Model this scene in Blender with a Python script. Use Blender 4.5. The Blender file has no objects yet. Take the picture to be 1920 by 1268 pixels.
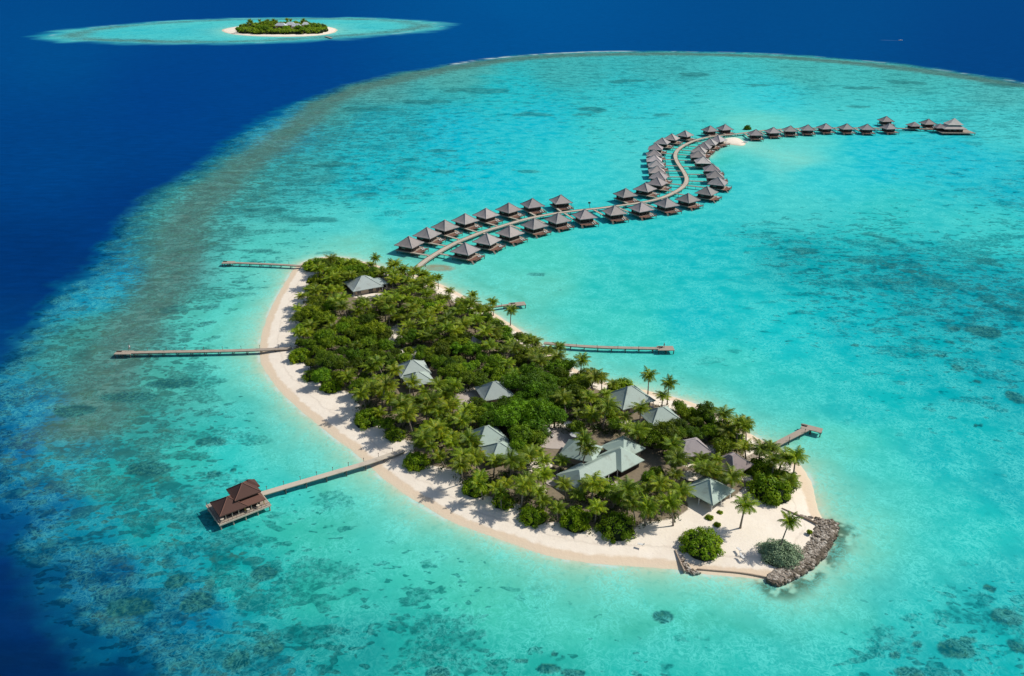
import bpy, math, random
import numpy as np
from mathutils import Vector, Matrix
random.seed(7); rng = np.random.default_rng(11)
S = bpy.context.scene
COL = S.collection
R = math.radians
F, HC, PIT = 1507.0, 120.0, R(25.2)
SP, CP = math.sin(PIT), math.cos(PIT)

# ---------------------------------------------------------------- survey: aerial plan coordinates -> metres
def at(px, py, h=0.0):
    u = (px-960)/F; v = (py-634)/F
    t = (HC-h)/(SP+v*CP)
    return Vector((t*u, t*(CP-v*SP), h))
def ats(pts): return np.array([at(p[0], p[1])[:2] for p in pts])
def to_plan(x, y):
    """metres on the sea plane -> plan coordinates (arrays)"""
    y = np.maximum(y, 70.0)
    z = y*CP + HC*SP
    up = y*SP - HC*CP
    return 960+F*x/z, 634-F*up/z

def lin(c):
    return tuple(((x/255)/12.92 if x/255 <= .04045 else ((x/255+.055)/1.055)**2.4) for x in c)

# ---------------------------------------------------------------- materials
MATS = {}
def nt(name):
    m = bpy.data.materials.new(name); m.use_nodes = True
    t = m.node_tree; t.nodes.clear()
    out = t.nodes.new('ShaderNodeOutputMaterial')
    MATS[name] = m
    return m, t, out
def N(t, typ, **kw):
    n = t.nodes.new(typ)
    for k, v in kw.items():
        if k.startswith('i_'):
            n.inputs[k[2:].replace('_', ' ')].default_value = v
        else: setattr(n, k, v)
    return n
def L(t, a, b): t.links.new(a, b)
def math_(t, op, a, b=None, clamp=False):
    n = t.nodes.new('ShaderNodeMath'); n.operation = op; n.use_clamp = clamp
    for i, v in enumerate((a, b)):
        if v is None: continue
        if isinstance(v, (int, float)): n.inputs[i].default_value = v
        else: t.links.new(v, n.inputs[i])
    return n.outputs[0]
def mixc(t, fac, a, b, bt='MIX'):
    n = t.nodes.new('ShaderNodeMix'); n.data_type = 'RGBA'; n.blend_type = bt
    for s, v in ((0, fac), (6, a), (7, b)):
        if isinstance(v, (int, float)): n.inputs[s].default_value = v
        elif isinstance(v, tuple): n.inputs[s].default_value = (*v[:3], 1)
        else: t.links.new(v, n.inputs[s])
    return n.outputs[2]
def attr(t, name, typ='Fac'):
    n = t.nodes.new('ShaderNodeAttribute'); n.attribute_name = name
    return n.outputs[typ]
def noise(t, vec, scale, detail=4, rough=.55, dist=0.0):
    n = t.nodes.new('ShaderNodeTexNoise')
    n.inputs['Scale'].default_value = scale; n.inputs['Detail'].default_value = detail
    n.inputs['Roughness'].default_value = rough; n.inputs['Distortion'].default_value = dist
    if vec is not None: t.links.new(vec, n.inputs['Vector'])
    return n.outputs['Fac']
def smooth(t, v, lo, hi):
    n = t.nodes.new('ShaderNodeMapRange'); n.interpolation_type = 'SMOOTHSTEP'
    for i, x in ((0, v), (1, lo), (2, hi)):
        if isinstance(x, (int, float)): n.inputs[i].default_value = x
        else: t.links.new(x, n.inputs[i])
    return n.outputs[0]

def simple_mat(name, base, var=.25, scale=1.5, rough=.8, spec=.2, stripes=None, use_objcol=False, stretch=(1, 1, 1), dirt=None):
    m, t, out = nt(name)
    tc = N(t, 'ShaderNodeTexCoord'); mp = N(t, 'ShaderNodeMapping'); mp.inputs['Scale'].default_value = stretch
    L(t, tc.outputs['Object'], mp.inputs[0]); v = mp.outputs[0]
    n1 = noise(t, v, scale, 5, .65); n2 = noise(t, v, scale*7, 3, .6)
    c = mixc(t, n1, tuple(x*(1-var) for x in base), tuple(min(x*(1+var), .95) for x in base))
    c = mixc(t, math_(t, 'MULTIPLY', n2, var*1.6), c, tuple(x*.45 for x in base))
    if dirt: c = mixc(t, smooth(t, noise(t, v, scale*.5, 4, .7), .5, .68), c, dirt)
    if stripes:
        w = N(t, 'ShaderNodeTexWave'); w.wave_type = 'BANDS'; w.bands_direction = stripes[0]
        w.inputs['Scale'].default_value = stripes[1]; w.inputs['Distortion'].default_value = .4
        L(t, tc.outputs['Object'], w.inputs[0])
        c = mixc(t, math_(t, 'MULTIPLY', w.outputs['Fac'], stripes[2]), c, tuple(x*.35 for x in base))
    if use_objcol:
        oi = N(t, 'ShaderNodeObjectInfo')
        c = mixc(t, 1.0, c, oi.outputs['Color'], 'MULTIPLY')
    b = N(t, 'ShaderNodeBsdfPrincipled'); b.inputs['Roughness'].default_value = rough
    b.inputs['Specular IOR Level'].default_value = spec
    L(t, c, b.inputs['Base Color']); 
    bp = N(t, 'ShaderNodeBump'); bp.inputs['Strength'].default_value = .3; bp.inputs['Distance'].default_value = .05
    L(t, n2, bp.inputs['Height']); L(t, bp.outputs[0], b.inputs['Normal'])
    L(t, b.outputs[0], out.inputs[0])
    return m

def leaf_mat(name, dark, light, yellow=None, transl=.3, alpha=None):
    m, t, out = nt(name)
    tc = N(t, 'ShaderNodeTexCoord'); oi = N(t, 'ShaderNodeObjectInfo')
    n1 = noise(t, tc.outputs['Object'], .45, 4, .6); n2 = noise(t, tc.outputs['Object'], 2.6, 2, .6)
    f = smooth(t, math_(t, 'ADD', math_(t, 'MULTIPLY', n1, .6), math_(t, 'MULTIPLY', n2, .4)), .36, .64)
    c = mixc(t, f, dark, light)
    c = mixc(t, math_(t, 'MULTIPLY', oi.outputs['Random'], .45), c, tuple(d*.75 for d in dark))
    if yellow: c = mixc(t, math_(t, 'MULTIPLY', smooth(t, noise(t, tc.outputs['Object'], 1.1, 2, .5), .56, .7), .5), c, yellow)
    c = mixc(t, 1.0, c, oi.outputs['Color'], 'MULTIPLY')
    d = N(t, 'ShaderNodeBsdfPrincipled'); d.inputs['Roughness'].default_value = .55; d.inputs['Specular IOR Level'].default_value = .25
    tr = N(t, 'ShaderNodeBsdfTranslucent')
    L(t, c, d.inputs['Base Color']); L(t, mixc(t, .5, c, (.16, .24, .01)), tr.inputs[0])
    mx = N(t, 'ShaderNodeMixShader'); mx.inputs[0].default_value = transl
    L(t, d.outputs[0], mx.inputs[1]); L(t, tr.outputs[0], mx.inputs[2])
    o = mx.outputs[0]
    if alpha is not None:
        tp = N(t, 'ShaderNodeBsdfTransparent'); m2 = N(t, 'ShaderNodeMixShader'); m2.inputs[0].default_value = alpha
        L(t, tp.outputs[0], m2.inputs[1]); L(t, o, m2.inputs[2]); o = m2.outputs[0]
    L(t, o, out.inputs[0])
    return m

simple_mat('roof_grey', (.41, .375, .36), .18, .9, stripes=('Z', 2.2, .22), use_objcol=True, dirt=(.27, .25, .25))
simple_mat('roof_green', (.42, .49, .43), .16, .7, rough=.6, stripes=('Z', 2.6, .22), use_objcol=True, dirt=(.31, .34, .29))
simple_mat('roof_brown', (.105, .055, .043), .15, .8, stripes=('Z', 2.0, .25), use_objcol=True)
simple_mat('ridge', (.36, .34, .33), .12, 1)
simple_mat('ridge_brown', (.20, .10, .075), .12, 1)
simple_mat('wall_dark', (.05, .038, .032), .4, 1.2, stripes=('Z', 4, .4))
simple_mat('wall_cream', (.50, .40, .31), .15, 1)
simple_mat('door_dark', (.012, .016, .02), .3, 1, rough=.15, spec=.6)
simple_mat('deck_red', (.24, .115, .08), .2, 1.2, stripes=('X', 3.0, .35))
simple_mat('deck_grey', (.42, .345, .27), .15, 1.2, stripes=('X', 2.4, .25), dirt=(.30, .245, .19))
simple_mat('deck_pale', (.58, .50, .39), .12, .7, stripes=('X', 2.4, .2), dirt=(.44, .37, .29))
simple_mat('timber', (.16, .125, .10), .3, 2)
simple_mat('pile', (.12, .10, .085), .3, 2)
simple_mat('yellow_post', (.45, .32, .08), .2, 2)
simple_mat('trunk_palm', (.27, .225, .18), .25, 3, stripes=('Z', 3.5, .4))
simple_mat('trunk_tree', (.13, .10, .075), .3, 2)
simple_mat('rock', (.34, .285, .225), .45, .5, rough=.9)
simple_mat('rock_pale', (.52, .46, .38), .3, .5, rough=.9)
simple_mat('rock_dark', (.15, .12, .085), .4, .9, rough=.9)
simple_mat('white_paint', (.75, .74, .72), .06, 1)
simple_mat('paving', (.50, .43, .37), .12, .6, dirt=(.38, .31, .26))
simple_mat('fabric', (.68, .66, .62), .08, 3)
simple_mat('skin', (.35, .2, .14), .08, 3)
leaf_mat('palm_leaf', (.06, .14, .005), (.34, .46, .006), (.52, .42, .015), .34)
leaf_mat('palm_dry', (.30, .20, .02), (.62, .42, .04), None, .3)
leaf_mat('tree_leaf', (.040, .13, .004), (.30, .46, .008), None, .30)
leaf_mat('bush_leaf', (.12, .26, .003), (.46, .60, .010), None, .30)
leaf_mat('pale_leaf', (.24, .34, .19), (.31, .41, .24), None, .05)
leaf_mat('undergrowth_leaf', (.012, .040, .003), (.07, .13, .006), None, .25)  # leaf colour darkened so the gaps between crowns look deeper in shade
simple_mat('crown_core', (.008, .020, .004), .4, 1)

# ---------------------------------------------------------------- helpers
def tag(o, label=None, cat=None, group=None, kind=None):
    if label: o['label'] = label
    if cat: o['category'] = cat
    if group: o['group'] = group
    if kind: o['kind'] = kind
    return o
def empty(name, loc=(0, 0, 0), rz=0, **k):
    o = bpy.data.objects.new(name, None); COL.objects.link(o)
    o.location = loc; o.rotation_euler = (0, 0, rz); o.empty_display_size = .5
    return tag(o, **k)
class MB:
    def __init__(s): s.v = []; s.f = []; s.mi = []
    def add(s, vs, fs, mi=0):
        n = len(s.v); s.v.extend([tuple(p) for p in vs]); s.f.extend([tuple(i+n for i in f) for f in fs]); s.mi.extend([mi]*len(fs)); return s
    def box(s, c, d, rz=0, mi=0):
        cx, cy, cz = c; hx, hy, hz = d[0]/2, d[1]/2, d[2]/2; ca, sa = math.cos(rz), math.sin(rz)
        vs = [(cx+x*ca-y*sa, cy+x*sa+y*ca, cz+z) for z in (-hz, hz) for x, y in ((-hx, -hy), (hx, -hy), (hx, hy), (-hx, hy))]
        return s.add(vs, [(3, 2, 1, 0), (4, 5, 6, 7), (0, 1, 5, 4), (1, 2, 6, 5), (2, 3, 7, 6), (3, 0, 4, 7)], mi)
    def tube(s, pts, rad, n=6, mi=0, cap=True):
        pts = [Vector(p) for p in pts]; rings = []
        for i, p in enumerate(pts):
            d = (pts[min(i+1, len(pts)-1)]-pts[max(i-1, 0)]).normalized()
            a = d.cross(Vector((0, 1, .01))); a = a.normalized() if a.length > 1e-3 else Vector((1, 0, 0)); b = d.cross(a)
            r = rad[i] if isinstance(rad, (list, tuple)) else rad
            rings.append([p+a*r*math.cos(k*2*math.pi/n)+b*r*math.sin(k*2*math.pi/n) for k in range(n)])
        vs = [q for r_ in rings for q in r_]; fs = []
        for i in range(len(pts)-1):
            for k in range(n):
                fs.append((i*n+k, i*n+(k+1) % n, (i+1)*n+(k+1) % n, (i+1)*n+k))
        if cap: fs.append(tuple(range(n-1, -1, -1))); fs.append(tuple((len(pts)-1)*n+k for k in range(n)))
        return s.add(vs, fs, mi)
    def hip(s, c, a, b, h, top=(0, 0), flare=1.25, thick=.22, rz=0, mi=0, rings=6):
        """hip roof: eave rectangle a x b, top rectangle (ridge), slightly sagging profile"""
        ca, sa = math.cos(rz), math.sin(rz); vs = []; fs = []
        def put(x, y, z): vs.append((c[0]+x*ca-y*sa, c[1]+x*sa+y*ca, c[2]+z))
        prof = [(0, -thick)]+[(i/rings, (i/rings)**flare*h) for i in range(rings+1)]
        for t_, z in prof:
            hx = (a*(1-t_)+top[0]*t_)/2; hy = (b*(1-t_)+top[1]*t_)/2
            for x, y in ((-hx, -hy), (hx, -hy), (hx, hy), (-hx, hy)): put(x, y, z)
        for i in range(len(prof)-1):
            for k in range(4): fs.append((i*4+k, i*4+(k+1) % 4, (i+1)*4+(k+1) % 4, (i+1)*4+k))
        fs.append((3, 2, 1, 0)); m = (len(prof)-1)*4; fs.append((m, m+1, m+2, m+3))
        return s.add(vs, fs, mi)
    def build(s, name, mats, parent=None, smooth=False):
        me = bpy.data.meshes.new(name); me.from_pydata(s.v, [], s.f)
        for m in (mats if isinstance(mats, (list, tuple)) else [mats]): me.materials.append(MATS[m])
        if len(set(s.mi)) > 1: me.polygons.foreach_set('material_index', s.mi)
        if smooth: me.polygons.foreach_set('use_smooth', [True]*len(me.polygons))
        me.validate(); me.update()
        o = bpy.data.objects.new(name, me); COL.objects.link(o)
        if parent: o.parent = parent
        return o
KIDS = {}
def kids(o): return [c for c in bpy.data.objects if c.parent == o]
def freeze(o):
    """remember a thing's tree once so copying stays quick"""
    def rec(x): return (x, [rec(c) for c in kids(x)])
    KIDS[o.name] = rec(o); return o
def copy_tree(proto):
    def rec(node, parent):
        src, ch = node
        c = src.copy(); COL.objects.link(c); c.parent = parent
        for k in ch: rec(k, c)
        return c
    return rec(KIDS[proto.name], None)

# ---------------------------------------------------------------- numpy noise
def _hash(ix, iy, seed):
    h = (ix*374761393 + iy*668265263 + seed*974634777) & 0xffffffff
    h = ((h ^ (h >> 13))*1274126177) & 0xffffffff
    return ((h ^ (h >> 16)) & 0xffff)/65535.0
def vnoise(x, y, seed=0):
    xi = np.floor(x).astype(np.int64); yi = np.floor(y).astype(np.int64)
    fx = x-xi; fy = y-yi; fx = fx*fx*(3-2*fx); fy = fy*fy*(3-2*fy)
    a = _hash(xi, yi, seed); b = _hash(xi+1, yi, seed); c = _hash(xi, yi+1, seed); d = _hash(xi+1, yi+1, seed)
    return (a*(1-fx)+b*fx)*(1-fy)+(c*(1-fx)+d*fx)*fy
def fbm(x, y, seed=0, oct=4, rough=.5):
    s = 0; a = 1; tot = 0
    for o in range(oct):
        s = s+a*vnoise(x*2**o, y*2**o, seed+o*17); tot += a; a *= rough
    return s/tot
def seg_dist(X, Y, poly, closed=False):
    d = np.full(X.shape, 1e9); n = len(poly)
    for i in range(n if closed else n-1):
        a = poly[i]; b = poly[(i+1) % n]; ab = b-a; l2 = ab.dot(ab)+1e-9
        t = np.clip(((X-a[0])*ab[0]+(Y-a[1])*ab[1])/l2, 0, 1)
        d = np.minimum(d, np.hypot(X-a[0]-t*ab[0], Y-a[1]-t*ab[1]))
    return d
def inside(X, Y, poly):
    c = np.zeros(X.shape, bool); n = len(poly)
    for i in range(n):
        x1, y1 = poly[i]; x2, y2 = poly[(i+1) % n]
        if y1 == y2: continue
        m = ((y1 > Y) != (y2 > Y)) & (X < (x2-x1)*(Y-y1)/(y2-y1)+x1)
        c ^= m
    return c
def sdist(X, Y, poly):
    """positive inside"""
    d = seg_dist(X, Y, poly, True); return np.where(inside(X, Y, poly), d, -d)
def smoothpoly(p, it=2, closed=True):
    p = np.array(p)
    for _ in range(it):
        q = np.roll(p, -1, 0) if closed else p[1:]
        b = p if closed else p[:-1]
        r = np.empty((len(b)*2, 2)); r[0::2] = b*.75+q*.25; r[1::2] = b*.25+q*.75
        p = r if closed else np.vstack([p[:1], r, p[-1:]])
    return p
def sstep(v, a, b):
    t = np.clip((v-a)/(b-a), 0, 1); return t*t*(3-2*t)
# ================================================================ THE SEA AND THE SAND
SHORE = smoothpoly(ats([(600,481),(567,492),(549,505),(528,541),(505,584),(488,634),(485,672),(499,704),(530,740),(563,770),(592,793),
 (625,820),(660,845),(697,880),(735,912),(790,948),(850,980),(920,1008),(1000,1036),(1080,1054),(1160,1061),(1227,1065),(1275,1069),(1321,1077),
 (1375,1081),(1432,1086),(1462,1094),(1500,1078),(1535,1056),(1552,1026),(1563,1000),(1557,984),(1538,968),(1529,930),(1518,895),(1497,866),(1464,842),
 (1438,831),(1401,809),(1369,788),(1335,771),(1302,756),(1274,747),(1234,737),(1201,729),(1165,722),(1130,715),(1100,702),(1062,682),(1037,661),(1010,642),
 (985,625),(955,606),(930,590),(904,573),(864,551),(833,536),(800,521),(752,509),(720,502),(680,489),(640,482)]), 1)
FARSHORE = smoothpoly(ats([(412,57),(425,53),(450,49),(500,46),(560,46),(610,49),(636,55),(628,62),(600,67),(560,69),(500,69),(455,67),(425,63)]), 1)
SANDBAR = smoothpoly(ats([(1352,262),(1368,258),(1384,259),(1394,265),(1399,271),(1392,274),(1375,272),(1358,269)]), 1)
INSAND = smoothpoly(ats([(1322,296),(1328,284),(1340,272),(1356,262),(1366,262),(1352,272),(1338,284),(1331,296)]), 1)
SHOAL = smoothpoly(ats([(796,499),(815,497),(838,499),(853,504),(838,508),(812,507),(796,503)]), 1)
EDGE = [(500,1330),(400,1268),(275,1190),(200,1120),(150,1060),(98,1000),(52,930),(15,850),(6,780),(20,715),(62,640),(85,585),(110,540),(150,510),(190,480),(225,440),
 (252,405),(290,370),(350,333),(400,300),(440,268),(468,248),(500,225),(545,198),(600,181),(660,158),(740,139),(820,126),(900,112),(980,104),(1080,98),(1180,96),(1300,97),
 (1400,99),(1500,104),(1600,112),(1700,122),(1800,137),(1870,147),(1925,156),(2050,184),(2250,240),(2500,330)]
EDGE_W = smoothpoly(ats(EDGE), 2, closed=False)
REEF = np.vstack([EDGE_W, [(900, 200), (500, -300), (0, -300), (-20, 40)]])
RIDGE = smoothpoly(ats([(150,800),(200,700),(250,625),(290,560),(325,500),(345,440),(370,390),(420,335),(500,280),(555,240),(590,205),(650,172),(750,147),(850,127),(960,110),(1100,102),(1300,101),(1500,109),(1700,128),(1900,158)]), 2, False)
FARREEF = smoothpoly(ats([(84,70),(110,61),(160,53),(230,46),(330,39),(440,35),(560,33.5),(680,34),(760,37),(815,43),(838,49),(800,57),(740,64),(660,71),(570,77),(470,81.5),(360,83),(260,81.5),(180,79),(120,76)]), 2)

BASE = [(700,165,95,165,160),(860,130,90,172,165),(1050,125,70,180,180),(1250,120,75,185,185),(1500,130,80,185,180),(1700,155,80,185,180),(1880,180,88,185,182),
(960,180,20,190,200),(1200,190,50,198,205),(1450,180,55,203,210),(1700,200,75,208,208),(1880,230,80,205,205),(700,230,35,178,190),(850,250,0,185,205),
(1000,220,5,188,205),(1150,250,65,205,205),(1080,310,45,203,208),(900,330,0,192,208),(700,330,10,182,195),(560,330,60,168,170),(620,420,80,203,198),
(750,400,45,203,205),(650,460,120,208,190),(900,455,85,210,195),(1000,490,80,210,192),(1150,450,45,200,200),(1000,530,100,208,188),(1150,540,45,200,192),
(1300,470,15,190,195),(1100,600,50,203,190),(1180,630,55,205,192),(1300,600,10,193,198),(1400,350,60,203,205),(1480,300,115,214,205),(1550,330,50,202,208),
(1650,300,10,192,208),(1800,300,20,188,205),(1900,350,20,180,195),(1430,240,115,214,200),(1300,300,70,203,190),(1200,300,70,205,205),(1500,400,75,205,202),
(1650,400,55,200,197),(1850,425,65,203,200),(1500,480,0,165,172),(1700,520,0,158,168),(1850,560,0,158,170),(1600,600,0,183,190),(1750,700,0,176,182),
(1900,700,0,165,175),(1450,620,20,198,200),(1350,680,55,205,195),(1450,720,30,198,194),(1600,760,10,190,190),(1750,850,8,186,188),(1650,900,55,205,195),
(1560,850,88,210,190),(1600,1000,80,210,190),(1800,1000,15,198,193),(1900,900,5,176,182),(1700,1120,15,193,190),(1900,1100,5,180,182),(1550,1150,45,205,190),
(1500,1250,10,188,182),(1750,1250,10,175,176),(1250,1120,55,205,185),(1100,1150,55,200,180),(1250,1250,15,188,178),(1000,1250,22,175,162),(900,1100,65,200,175),
(800,1050,70,205,185),(700,1000,60,205,190),(600,1000,55,192,172),(800,1200,25,172,162),(650,1200,20,152,150),(600,1100,50,186,170),(300,1080,8,145,162),(450,1100,18,170,168),
(500,1250,5,140,155),(350,1150,0,125,160),(300,1000,20,162,165),(200,900,35,165,162),(150,1000,8,138,160),(230,1080,0,100,146),(100,850,25,152,172),(250,800,60,162,155),(350,850,55,188,175),
(450,850,45,203,195),(550,900,45,203,195),(650,920,80,213,195),(400,700,75,203,190),(300,720,80,175,160),(200,730,72,145,138),(350,600,85,190,175),(430,600,85,208,193),
(300,620,92,162,153),(450,520,95,203,190),(400,450,90,178,170),(500,470,90,203,190),(330,500,92,145,140),(60,950,4,104,150),(60,760,8,118,158),(130,560,12,140,172),(200,500,10,142,180),
(40,830,5,98,150),(480,245,20,160,195),(540,212,15,150,185),(400,640,80,205,190),(180,640,70,150,142),(620,210,70,165,165),(470,360,75,172,168)]
CORAL = [(700,170,.55),(860,130,.45),(1050,135,.5),(1250,125,.55),(1400,130,.45),(1500,150,.45),(1700,160,.5),(1850,200,.5),(600,250,.7),(700,230,.6),(620,330,.55),
(720,310,.45),(800,320,.4),(560,370,.6),(500,300,.8),(450,370,.8),(420,410,.75),(350,450,.9),(300,550,.9),(360,560,.62),(400,520,.4),(230,640,.85),(330,640,.65),
(400,620,.3),(200,730,.85),(330,720,.62),(250,800,.78),(350,850,.6),(430,830,.3),(150,850,.75),(100,900,.65),(250,930,.85),(350,1000,.68),(200,1050,.55),
(400,1080,.75),(500,1150,.65),(400,1200,.5),(550,1230,.62),(700,1100,.45),(800,1180,.55),(900,1230,.4),(600,980,.3),(700,1000,.1),(1000,1150,.1),(1100,1250,.25),
(1250,1100,0),(1500,1200,.05),(1700,1230,.42),(1850,1150,.38),(1900,1230,.5),(1700,1050,0),(1900,1000,.05),(1600,700,.15),(1750,620,.5),(1850,560,.66),
(1700,500,.70),(1850,470,.62),(1550,520,.55),(1500,460,.48),(1650,430,.5),(1750,400,.1),(1400,550,.1),(1300,500,0),(1880,380,.4),(1850,320,.2),(1900,700,.3),
(1700,750,.15),(1200,600,0),(1100,500,0),(900,500,0),(650,430,.1),(500,430,.25),(700,460,0),(1000,330,.08),(1000,250,.15),(1100,200,.42),(1250,200,.2),
(1200,150,.55),(1400,200,.12),(1600,250,0),(1300,400,0),(1450,350,0),(1600,350,.03),(1100,1000,0),(800,950,0),(550,850,.02),(1700,900,0),(1500,750,0),(470,700,0),(450,600,.1),(1300,300,0),
(1450,250,0),(1100,350,0),(900,400,0),(60,760,.3),(130,560,.25),(60,950,.4),(1340,130,.4),(500,225,.3)]
DEEP = [(100, 300, 0, 62, 126), (50, 500, 0, 48, 108), (100, 100, 0, 72, 134), (900, 50, 0, 76, 138), (1500, 60, 0, 70, 130), (1900, 100, 0, 60, 122), (300, 200, 0, 60, 128), (0, 700, 0, 60, 116), (50, 1150, 0, 42, 96), (0, 1260, 0, 34, 80), (960, 5, 0, 80, 142), (500, 120, 0, 62, 130), (250, 400, 0, 52, 116), (0, 900, 0, 60, 122)]  # deep sea colours with the sky's reflection already mixed in
HEADS = [(1845,622,34,12),(1905,745,18,12),(1243,1158,20,13),(1792,1217,38,20),(1890,1157,30,17),(1702,1262,28,11),(1856,1103,13,7),(1720,1208,10,6),(1678,1229,12,7),
(1815,1200,17,7),(1905,1212,16,14),(505,1215,30,17),(370,1130,34,22),(495,1075,26,14),(820,1262,24,12),(1075,1262,26,8),(1030,1255,24,10),(978,1239,14,4),(1040,1226,7,5),(445,1240,25,20),(245,1140,46,18),(330,1090,22,14),
(1855,492,24,8),(1770,533,26,8),(1617,490,24,5),(1850,560,25,7),(1663,450,20,6),(1905,585,20,8),(1630,440,18,4),(1668,498,16,6),(1870,575,12,4),(1790,617,13,4),(1603,648,8,3),(1765,667,13,4),(1780,642,10,3),
(1010,515,17,3),(1050,545,4,1.6),(1605,200,22,2.4),(1575,207,8,1.3),(985,322,24,4),(1835,798,9,3),(1832,716,8,3),(1795,690,10,6),(240,745,60,10),(320,720,50,9),(395,828,28,9),(400,890,14,7),(437,882,6,4),(140,770,40,12),(280,880,45,14),(700,205,50,5),
(1110,205,30,5),(1000,215,40,4),(1240,215,20,2.5),(1095,215,20,2),(620,310,40,6),(760,300,25,3),(830,322,28,3),(690,365,25,3.5),(580,412,60,7),(500,395,50,6),(830,283,30,3.5),(480,470,30,4),(610,475,20,3),(450,528,18,3),(330,580,22,7),(390,575,18,5),(390,605,14,3),(1700,155,30,4),(1620,165,40,3),(1880,160,30,5),(1170,152,40,4),(1420,160,24,3),(1505,470,25,6),(1300,140,25,4),(900,170,60,5),(800,190,50,5)]

def idw(u, v, pts, k, p=1.8, sx=1.0, sy=1.6):
    acc = np.zeros((len(u), k)); tot = np.zeros(len(u))
    for q in pts:
        d2 = ((u-q[0])*sx)**2+((v-q[1])*sy)**2+260.0
        w = d2**(-p); tot += w
        acc += w[:, None]*np.array(q[2:2+k])[None]
    return acc/tot[:, None]

def sea_fields(X, Y):
    # gentle domain warp so no boundary is a clean curve
    wx = (fbm(X/38, Y/38, 3, 4)-.5)*26; wy = (fbm(X/38, Y/38, 9, 4)-.5)*26
    sc = np.clip(np.hypot(X, Y)/500, .35, 1.4)
    Xw = X+wx*sc; Yw = Y+wy*sc
    U, V = to_plan(Xw, Yw)
    U = np.clip(U, -900, 2800); V = np.clip(V, -60, 1500)
    base = idw(U, V, BASE, 3)
    base = np.where(base/255 <= .04045, base/255/12.92, ((base/255+.055)/1.055)**2.4)
    coral = idw(U, V, CORAL, 1, 1.6)[:, 0]
    deep = idw(U, V, DEEP, 3, 1.2)
    deep = np.where(deep/255 <= .04045, deep/255/12.92, ((deep/255+.055)/1.055)**2.4)
    ww = sc*.55
    s = -sdist(X+wx*ww, Y+wy*ww, REEF)                 # >0 outside the reef
    s2 = s+(fbm(X/9, Y/9, 21, 3)-.5)*10
    # grey-brown reef crest
    rd = seg_dist(X+wx*.35, Y+wy*.35, RIDGE)
    far = np.clip((Y-300)/600, 0, 1)
    rw = 10+10*far
    ridge = np.exp(-(rd/rw)**2.6)*(.70+.45*fbm(X/14, Y/14, 5, 4))
    grey = np.array(lin((102, 132, 122)))
    base = base*(1-ridge[:, None])+grey*ridge[:, None]
    coral = coral*(1-ridge)+.78*ridge
    brown = np.clip(ridge*1.1+np.exp(-(rd/45)**2)*.5, 0, 1)
    # outer slope
    slope = np.array(lin((0, 98, 140)))
    s2 = s2+(fbm(X/4, Y/4, 22, 3)-.5)*5
    s2 = s2+9*sstep(Y, 210, 330)+3*(1-sstep(Y, 165, 215))
    wf = np.where(Y < 190, np.clip(1.25-(Y-120)/120, .62, 1.0), np.clip(.62+(Y-190)/500, .62, 1.25)); s2 = s2/wf
    a = sstep(s2, -6, 6)[:, None]; b = sstep(s2, 1, 19)[:, None]
    a *= .6
    base = base*(1-a)+slope*a
    base = base*(1-b)+deep*b
    shal = 1-sstep(s2, 3, 20)
    coral = np.clip(coral+.15*np.exp(-((s2-2)/9)**2), 0, 1)*(1-sstep(s2, 5, 24))
    brown = brown*(1-sstep(s2, -6, 6))
    # far atoll
    fs = sdist(X+wx*1.2, Y+wy*1.6, FARREEF)
    fi = sstep(fs+(fbm(X/60, Y/60, 15, 3)-.5)*40, -40, 30)[:, None]
    band = np.exp(-((fs-38)/26)**2)*(.5+fbm(X/50, Y/50, 16, 3))
    fx = fbm(X/70, Y/70, 31, 4)
    fc = np.array(lin((20, 185, 200)))[None]*(1-fx[:, None])+np.array(lin((110, 212, 205)))[None]*fx[:, None]
    fd = -sdist(X, Y, FARSHORE)
    pale = np.exp(-np.clip(fd, 0, None)/22)[:, None]
    fc = fc*(1-pale*.7)+np.array(lin((165, 220, 200)))*pale*.7
    fc = fc*(1-band[:, None]*.75)+np.array(lin((110, 158, 158)))*band[:, None]*.75
    base = base*(1-fi)+fc*fi
    shal = np.maximum(shal, fi[:, 0]); coral = np.maximum(coral, fi[:, 0]*(.25+.4*band))
    brown = np.maximum(brown, fi[:, 0]*band)
    # beaches: water thins out over the sand
    ds = -sdist(X, Y, SHORE)
    n = fbm(X/16, Y/16, 41, 3)
    dd = np.clip(ds+.2, 0, None)/(.55+.9*n)
    for w_, c_, st in ((26, (120, 212, 190), .42), (9.5, (160, 218, 190), .75), (3.6, (205, 218, 188), .85), (1.1, (226, 214, 185), .9)):
        k = np.exp(-(dd/w_)**1.35)[:, None]*st
        if w_ > 20: k = k*(1-coral[:, None])
        base = base*(1-k)+np.array(lin(c_))*k
    coral = coral*sstep(dd, 2, 16)
    # thin darker weed line a few metres off the beach
    weed = np.exp(-((dd-11-7*fbm(X/20, Y/20, 8, 2))/2.2)**2)*sstep(fbm(X/22, Y/22, 77, 3), .45, .62)*.25
    base = base*(1-weed[:, None])+np.array(lin((70, 170, 140)))*weed[:, None]
    for poly, st, w_ in ((SANDBAR, .9, 6), (INSAND, .9, 3), (SHOAL, .3, 5)):
        k = np.exp(-(np.clip(-sdist(X, Y, poly), 0, None)/w_))[:, None]*st
        base = base*(1-k)+np.array(lin((190, 222, 198)))*k
    # pale sand tongue off the sandbar
    tg = seg_dist(X, Y, ats([(1398, 272), (1440, 285), (1500, 300)])); k = (np.exp(-(tg/16)**2)*.5)[:, None]
    base = base*(1-k)+np.array(lin((150, 220, 200)))*k
    k = ((1-sstep(-sdist(X, Y, SHOAL), 0, 1.6))*(.55+.5*fbm(X/2, Y/2, 14, 3)))[:, None].clip(0, 1)
    base = base*(1-k)+np.array(lin((168, 140, 104)))*k
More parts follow.
